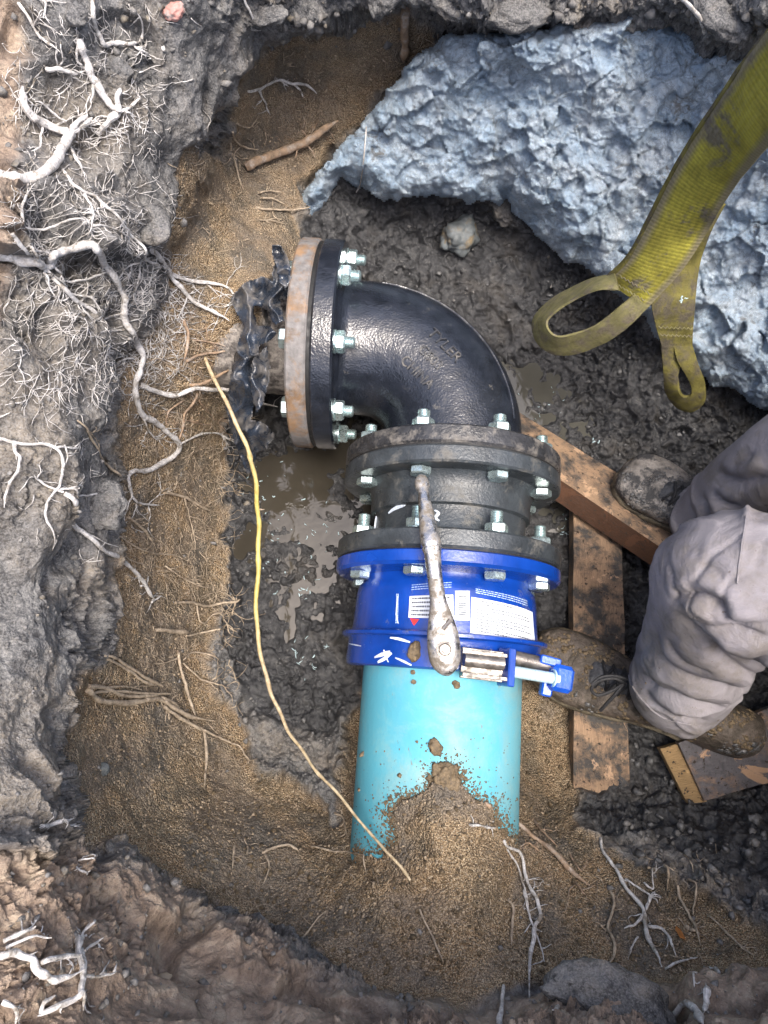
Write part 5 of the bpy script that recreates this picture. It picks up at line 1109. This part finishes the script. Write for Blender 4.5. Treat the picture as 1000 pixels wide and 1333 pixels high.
root('small tan root arch lying at the foot of the yellow root', 'root_tan', [(341, 1110), (352, 1104), (365, 1101), (380, 1103), (388, 1110)], [([(344, 1112), (350, 1130), (342, 1150)], (1.6, 1)), ([(305, 1100), (302, 1130)], (1.4, 1)), ([(322, 1100), (320, 1115)], (1.2, .8)), ([(405, 1102), (425, 1108), (450, 1106), (472, 1112)], (1.6, 1)), ([(436, 1058), (445, 1062), (450, 1090)], (1.6, 1)), ([(472, 1112), (476, 1135)], (1.2, .8)), ([(390, 1230), (405, 1205), (420, 1188)], (1.2, 1))], (2, 1.6), .007, 16, 16)
root('pale forked root at the lower right edge of the picture', 'root_white', [(870, 1308), (888, 1308), (902, 1315), (912, 1330), (918, 1350)], [([(925, 1310), (918, 1325)], (4, 3)), ([(902, 1268), (906, 1285), (908, 1306)], (1.4, 1.2)), ([(932, 1262), (938, 1270)], (3, 2))], (2.6, 6), .010, 6, 14, hr=1.4)
# thin roots lying on the boulder
def free_root(label, mat, pts, r, name='root', cat='root'):
    c = catmull(pts, 6); p = [P(*q_) if len(q_) == 3 else q_ for q_ in c]; k = [proj(q_)[2]/FPX for q_ in p]; n = len(p)
    o = empty(name, p[0], label, cat, 'tree roots hanging out of the pit walls')
    b = B(); tube(b, p, [r*k[i]*(1+.12*math.sin(i*1.3)) for i in range(n)], 10); b.build('main_root', mat, o); return o
def on_rock(pts, lift): return [(u, v, rock_at(u, v, lift).z) for u, v in pts]
free_root('hair thin root hanging over the left part of the boulder', 'root_white', on_rock([(478, 150), (476, 180), (473, 212), (469, 240), (464, 250)], .008), .9)
free_root('curved pale root hanging over the top edge of the boulder', 'root_white', [(885, -5, .44), (898, 8, .42), (910, 22, .40), (916, 36, .37), (919, 48, .34)], 2.6)
# the long yellow root arching through the air
yp = [(240, 418, .055), (252, 440, .06), (265, 462, .07), (290, 515, .085), (312, 560, .08), (326, 595, .06), (333, 630, .03), (336, 670, .0), (337, 710, -.02), (335, 760, -.03), (334, 810, -.03), (341, 858, -.02), (352, 898, -.005), (366, 932, .01), (385, 966, .03), (410, 1000, .055), (445, 1040, .085), (485, 1088, .12), (512, 1118, .145), (535, 1145, .15)]
c = catmull(yp, 5); pp_ = [P(*q_) for q_ in c]; kk = [proj(q_)[2]/FPX for q_ in pp_]; n = len(pp_)
yo = empty('root', pp_[-1], 'long thin yellow root arching from the left wall down to the foot of the pipe', 'root')
rad = [(1.9+1.1*math.sin(math.pi*min(1, i/n*1.3)))*kk[i]*(1+(.3 if i % 17 == 8 else 0)+.08*math.sin(i*2.1)) for i in range(n)]
b = B(); tube(b, [p+Vector((.0012*math.sin(i*.9), .001*math.cos(i*.7), 0)) for i, p in enumerate(pp_)], rad, 10); b.build('main_root', 'root_yellow', yo)
b = B(); q0 = pp_[int(n*.36)]; tube(b, [q0, q0+Vector((.006, -.002, 0)), q0+Vector((.011, -.0015, 0))], [.002, .0012, .0008], 6); b.build('side_root', 'root_tan', yo)

# mats of hair-fine rootlets nobody could count
def mat_of(label, areas, mat):
    b = B(); tw = []
    for (u0, v0, u1, v1, n_, a0, ln, r) in areas:
        for k in range(n_): twig_px(rr_.uniform(u0, u1), rr_.uniform(v0, v1), a0+rr_.uniform(-1.2, 1.2), ln*rr_.uniform(.4, 1.3), 1, tw, r*rr_.uniform(.6, 1.2), .004)
    add_tw(b, tw, 9); o = b.build('fine_rootlets', mat, None, angle=None); tag(o, label, 'rootlets', kind='stuff')
mat_of('mass of hair fine white rootlets over the grey clay at the upper left', [(0, 240, 220, 520, 280, 1.2, 46, .75), (20, 0, 200, 240, 160, 1.2, 32, .75), (120, 330, 240, 480, 110, .9, 38, .8), (0, 500, 140, 720, 16, 1.3, 26, .8), (140, 0, 330, 200, 14, 1.3, 22, .8)], 'root_white')
mat_of('hair fine tan rootlets matted over the sandy left wall', [(180, 420, 300, 620, 150, .6, 40, .7), (150, 600, 290, 790, 130, .7, 38, .7), (180, 780, 310, 980, 60, .5, 30, .75), (220, 200, 330, 400, 40, .9, 20, .7), (250, 1050, 520, 1200, 22, 1.2, 18, .7), (330, 60, 520, 260, 40, 1.2, 14, .8), (540, 30, 600, 70, 10, 1.5, 18, .8)], 'root_tan')
mat_of('hair fine pale rootlets over the sandy slope at the lower right', [(640, 1090, 940, 1290, 46, 1.2, 22, .75)], 'root_tan')

# ================================================================ STONES AND CLODS
def stone(label, u, v, rpx, mat, sq=(1, 1, .75), seed=1, rough=.3, name='stone', cat='stone', sink=.4, group=None, on=None):
    c = Vector(surf(u, v, 0)[0]) if on is None else on; k = proj(c)[2]/FPX; r = rpx*k
    t = (Vector((0, 0, CAMZ))-c).normalized(); o = lump(name, c+t*r*(1-sink)*.5, r, mat, seed, sq, rough, 4 if rpx > 12 else 3)
    tag(o, label, cat, group); return o
stone('rounded blue grey stone with tan patches bedded in mud under the boulder', 598, 306, 27, 'stone_pale', (1.05, .85, .7), 3, .30)
stone('reddish pink stone lodged in grey clay at the top left', 228, 14, 13, 'stone_red', (.9, 1.2, .7), 4)
stone('small white pebble below the reddish stone', 217, 62, 3.2, 'root_white', (.8, 1.6, .7), 5)
stone('tan pebble on the brown soil at the lower left', 229, 1250, 12, 'stone_tan', (1, 1.15, .7), 6, .2)
stone('broad flat grey stone at the bottom edge right of centre', 795, 1318, 70, 'soil', (1.3, .65, .5), 7, .22, sink=.9)
stone('dark grey stone sticking out of the clay ledge beside the white root', 124, 655, 34, 'soil', (1.15, 1.0, .5), 9, .25, sink=.8)
stone('smooth rounded clay lump on the upper left wall', 190, 292, 26, 'soil', (1, 1.2, .45), 10, .12, sink=.9)
stone('dark lump resting on the edge of the bottom soil ledge', 295, 1187, 15, 'soil', (1.3, .8, .7), 12)
stone('small greenish grey stone on the sand at the lower left', 136, 1000, 9, 'stone_pale', (1, 1, .7), 13)
stone('pale clod behind the gnarled white root cluster at the top left', 150, 88, 24, 'soil', (1, 1, .6), 15, .35)
stone('knobbly grey clod left of the gnarled root cluster', 95, 30, 17, 'soil', (1.1, .9, .6), 16, .35)
stone('grey clod on the rim above the hollow', 345, 16, 22, 'soil', (1.3, .8, .5), 17, .2, sink=.8)
stone('large grey clod overhanging the top of the boulder', 668, 2, 36, 'soil', (1.5, .8, .5), 12, .2, sink=.8)
stone('rounded clod on the rim left of the boulder top', 590, 4, 22, 'soil', (1.3, .9, .5), 19, .2, sink=.8)
stone('grey clod on the rim above the right part of the boulder', 945, 12, 34, 'soil', (1.5, .8, .5), 21, .2, sink=.8)
def on_cyl(u, v, R_): return ray_cyl(u, v, R_)[2]
for lab, u, v, r_, mt, sq, R_ in (('small brown mud lump stuck on top of the turquoise pipe', 567, 973, 9.5, 'mudlump', (1.2, 1, .35), .122), ('tiny mud crumb on the pipe just below the wrench head', 594, 891, 6, 'mudlump', (1, .8, .4), .122), ('tiny mud dot on the pipe under the blue collar', 539, 888, 4, 'mudlump', (1, .8, .4), .122),
    ('brown mud lump on the blue collar left of the wrench head', 540, 847, 11, 'mudlump', (1.3, .8, .5), .150), ('dark wet mud patch above the sand heap on the pipe', 580, 1016, 21, 'mudlump', (.95, 1.1, .3), .122), ('tiny mud dot high on the pipe beside the collar edge', 538, 875, 3.4, 'mudlump', (1, 1, .4), .122), ('thin mud smear at the left side of the turquoise pipe', 473, 981, 4, 'mudlump', (.6, 1.6, .4), .122), ('tan mud patch in the middle of the black elbow', 586, 512, 8, 'stone_tan', (1, .9, .12), .110)):
    stone(lab, u, v, r_, mt, sq, int(u), .35, 'mud_lump', 'mud lump', .75, on=on_cyl(u, v, R_))
# loose crumbs and grit, far too many to count
def grit(name, label, mat, areas, seed, sub=1):
    import bmesh
    bm = bmesh.new(); bmesh.ops.create_icosphere(bm, subdivisions=sub, radius=1); bv_ = np.array([v.co[:] for v in bm.verts]); bf_ = np.array([[v.index for v in f.verts] for f in bm.faces]); bm.free()
    rg = np.random.default_rng(seed); VS = []; FS = []; k = 0
    for (u0, v0, u1, v1, n_, r0, r1) in areas:
        u = rg.uniform(u0, u1, n_); v = rg.uniform(v0, v1, n_); c = surf(u, v, 0); kk_ = np.linalg.norm(c-np.array([0, 0, CAMZ]), axis=1)/FPX
        ok_ = (samp(SB, u, v) < -6); sd2 = np.maximum(samp(SD['sand'], u, v), samp(SD['back'], u, v)); ok_ &= (sd2 > 3) if 'sand' in name else ((sd2 < -3) | (rg.random(n_) < .12)); r = (r0+(r1-r0)*rg.random(n_)**3)*kk_; t = np.array([0, 0, CAMZ])-c; t /= np.linalg.norm(t, axis=1)[:, None]
        for i in np.nonzero(ok_)[0]:
            s_ = bv_*(1+.35*rg.normal(size=(len(bv_), 1)))*rg.uniform(.6, 1.2, 3)*r[i]; VS.append(s_+c[i]+t[i]*r[i]*.35); FS.append(bf_+k); k += len(bv_)
    o = np_mesh(name, np.concatenate(VS), np.concatenate(FS), mat, False); return tag(o, label, 'loose soil', kind='stuff')
grit('clay_crumbs', 'loose grey clay crumbs scattered over ledges and mud', 'clod', [(0, 0, 330, 1150, 900, .9, 5), (330, 0, 1000, 60, 400, 1.2, 7), (0, 1130, 1000, 1333, 700, .9, 5), (300, 260, 760, 420, 50, .8, 3), (750, 1080, 1000, 1200, 120, .8, 5)], 3)
grit('wet_mud_crumbs', 'dark wet mud crumbs on the pit floor', 'greymud', [(620, 380, 1000, 640, 150, .8, 5), (690, 640, 900, 960, 120, .8, 4), (290, 600, 470, 960, 300, .8, 3.5), (800, 960, 1000, 1180, 160, .8, 7), (380, 260, 800, 400, 120, .8, 5)], 4)
grit('sand_grains', 'coarse brown sand grains on the sandy slopes', 'stone_tan', [(120, 480, 290, 1100, 1800, .6, 1.8), (230, 1040, 900, 1270, 2600, .6, 2.0), (330, 60, 520, 250, 500, .5, 1.8), (240, 220, 340, 420, 500, .5, 1.6), (330, 900, 460, 1060, 500, .6, 1.8)], 5)
grit('sand_grains', 'dark sand grains mixed into the sandy slopes', 'mudlump', [(120, 480, 290, 1100, 1200, .8, 2.4), (230, 1040, 900, 1270, 2600, .8, 3.0), (680, 880, 760, 1100, 600, .8, 2.6), (330, 880, 460, 1060, 700, .8, 2.6)], 6)
# sand grains thinning out over the pipe from the heap
def pipe_grit():
    import bmesh
    bm = bmesh.new(); bmesh.ops.create_icosphere(bm, subdivisions=1, radius=1); bv_ = np.array([v.co[:] for v in bm.verts]); bf_ = np.array([[v.index for v in f.verts] for f in bm.faces]); bm.free()
    rg = np.random.default_rng(8); VS = []; FS = []; k = 0
    u = rg.uniform(460, 680, 26000); v = rg.uniform(960, 1112, 26000); d = samp(sdf(HEAP, GU, GV), u, v)
    keep = (d < 4) & (rg.random(26000) < 1.3*np.exp(d/7.)+.012*np.exp(d/45.))
    for a, b_ in zip(u[keep], v[keep]):
        t, an, p = ray_cyl(float(a), float(b_), .122)
        if abs(an) > 1.45: continue
        r = rg.uniform(.0004, .0016)*(1+1.2*(rg.random() < .08)); VS.append(bv_*(1+.3*rg.normal(size=(len(bv_), 1)))*r+np.array(p[:])); FS.append(bf_+k); k += len(bv_)
    o = np_mesh('sand_grains', np.concatenate(VS), np.concatenate(FS), 'mudlump', False); tag(o, 'damp sand grains thinly strewn over the end of the turquoise pipe', 'loose soil', kind='stuff')
pipe_grit()
# caked mud on boots and trouser hems
def spatter(o, poly, n_, r0, r1, mat, seed):
    import bmesh
    bm = bmesh.new(); bmesh.ops.create_icosphere(bm, subdivisions=1, radius=1); bv_ = np.array([v.co[:] for v in bm.verts]); bf_ = np.array([[v.index for v in f.verts] for f in bm.faces]); bm.free()
    dg = bpy.context.evaluated_depsgraph_get(); me = o.evaluated_get(dg).to_mesh(); bm = bmesh.new(); bm.from_mesh(me)
    from mathutils.bvhtree import BVHTree
    tree = BVHTree.FromBMesh(bm); bm.free(); rg = np.random.default_rng(seed); VS = []; FS = []; k = 0; C_ = Vector((0, 0, CAMZ))
    xs = [p[0] for p in poly]; ys = [p[1] for p in poly]; u = rg.uniform(min(xs), max(xs), n_); v = rg.uniform(min(ys), max(ys), n_)
    ok_ = (sdf(poly, u, v) > 0) & (perlin(np.stack([u/26, v/26, u*0+seed], -1), seed) > -.02)
    for a, b_ in zip(u[ok_], v[ok_]):
        h, nn, _, _ = tree.ray_cast(C_, Vector(rays(a, b_)).normalized())
        if h is None: continue
        if nn.dot(C_-h) < 0: nn = -nn
        r = r0+(r1-r0)*rg.random()**4; q_ = bv_*(1+.35*rg.normal(size=(len(bv_), 1)))*r; nv3 = np.array(nn[:]); q_ = q_-np.outer(q_@nv3, nv3)*.6
        VS.append(q_+np.array(h[:])); FS.append(bf_+k); k += len(bv_)
    if not VS: return
    m_ = np_mesh('caked_mud', np.concatenate(VS), np.concatenate(FS), mat, True); m_['kind'] = 'stuff'; m_.parent = o
spatter(u1, [(695, 830), (760, 822), (830, 850), (1000, 890), (1010, 985), (900, 965), (780, 930), (700, 900)], 5200, .0008, .0048, 'mudlump', 3)
spatter(u1, [(700, 880), (780, 915), (900, 950), (1000, 960), (1000, 990), (880, 975), (780, 945), (700, 915)], 2600, .001, .006, 'greymud', 4)
spatter(u2_, [(805, 590), (900, 600), (930, 690), (880, 700), (805, 650)], 1500, .0008, .0035, 'greymud', 5)
spatter(tr, [(815, 870), (850, 930), (930, 955), (945, 930), (880, 915), (835, 870)], 260, .0005, .002, 'mudlump', 6)
# curly pale shavings from cutting the pipe, floating on the puddle and lying about
def shavings():
    b = B(); rg = random.Random(5)
    def curl(p, L, w_, lift=.002):
        a = rg.uniform(0, 6.28); c_ = rg.uniform(-1.2, 1.2); pts = []; x, y = p.x, p.y
        for i in range(5): pts.append(Vector((x, y, p.z+lift+.0012*math.sin(i*1.7)))); a += c_*.5; x += math.cos(a)*L/5; y += math.sin(a)*L/5
        tube(b, pts, [w_*.4, w_, w_*1.1, w_, w_*.3], 5, .4)
    for (u, v, su, sv, n_, L0) in ((372, 690, 42, 60, 34, .008), (395, 850, 20, 28, 16, .014), (335, 640, 25, 40, 14, .006), (700, 525, 40, 28, 12, .005), (425, 690, 12, 8, 6, .012), (400, 765, 14, 25, 9, .012), (660, 690, 30, 30, 0, .01), (735, 690, 15, 20, 12, .008)):
        for k in range(n_):
            uu_, vv_ = rg.gauss(u, su*.6), rg.gauss(v, sv*.6); s_ = Vector(surf(uu_, vv_, 0)[0]); zz = max(s_.z, -.2125 if u < 600 else -.1995); curl(P(uu_, vv_, zz), L0*rg.uniform(.4, 1.5), .0009*rg.uniform(.5, 1.5))
    for (u, v, n_) in ((852, 795, 9), (775, 575, 4)):
        for k in range(n_): curl(Vector(surf(u+rg.gauss(0, 5), v+rg.gauss(0, 3), .004)[0]), .010, .0013)
    for k in range(5): curl(P(890+rg.gauss(0, 3), 389+rg.gauss(0, 2), .170), .008, .0012)
    o = b.build('pipe_shavings', 'shaving', None, angle=None); tag(o, 'pale teal plastic shavings floating on the puddle and strewn over wet mud', 'shavings', kind='stuff')
shavings()
lf = mesh_obj('dead_leaf', [Vector(surf(u, v, .004+h)[0]) for u, v, h in ((878, 1210, 0), (884, 1222, .004), (892, 1224, .002), (886, 1212, .003), (880, 1206, .001))]+[Vector(surf(u, v, .0025+h)[0]) for u, v, h in ((878, 1210, 0), (884, 1222, .004), (892, 1224, .002), (886, 1212, .003), (880, 1206, .001))], [(0, 1, 3), (1, 2, 3), (0, 3, 4), (5, 8, 6), (6, 8, 7), (5, 9, 8), (0, 5, 6, 1), (1, 6, 7, 2), (2, 7, 8, 3), (3, 8, 9, 4), (4, 9, 5, 0)], 'leaf')
tag(lf, 'small orange dead leaf on the sand near the white branching root', 'leaf')
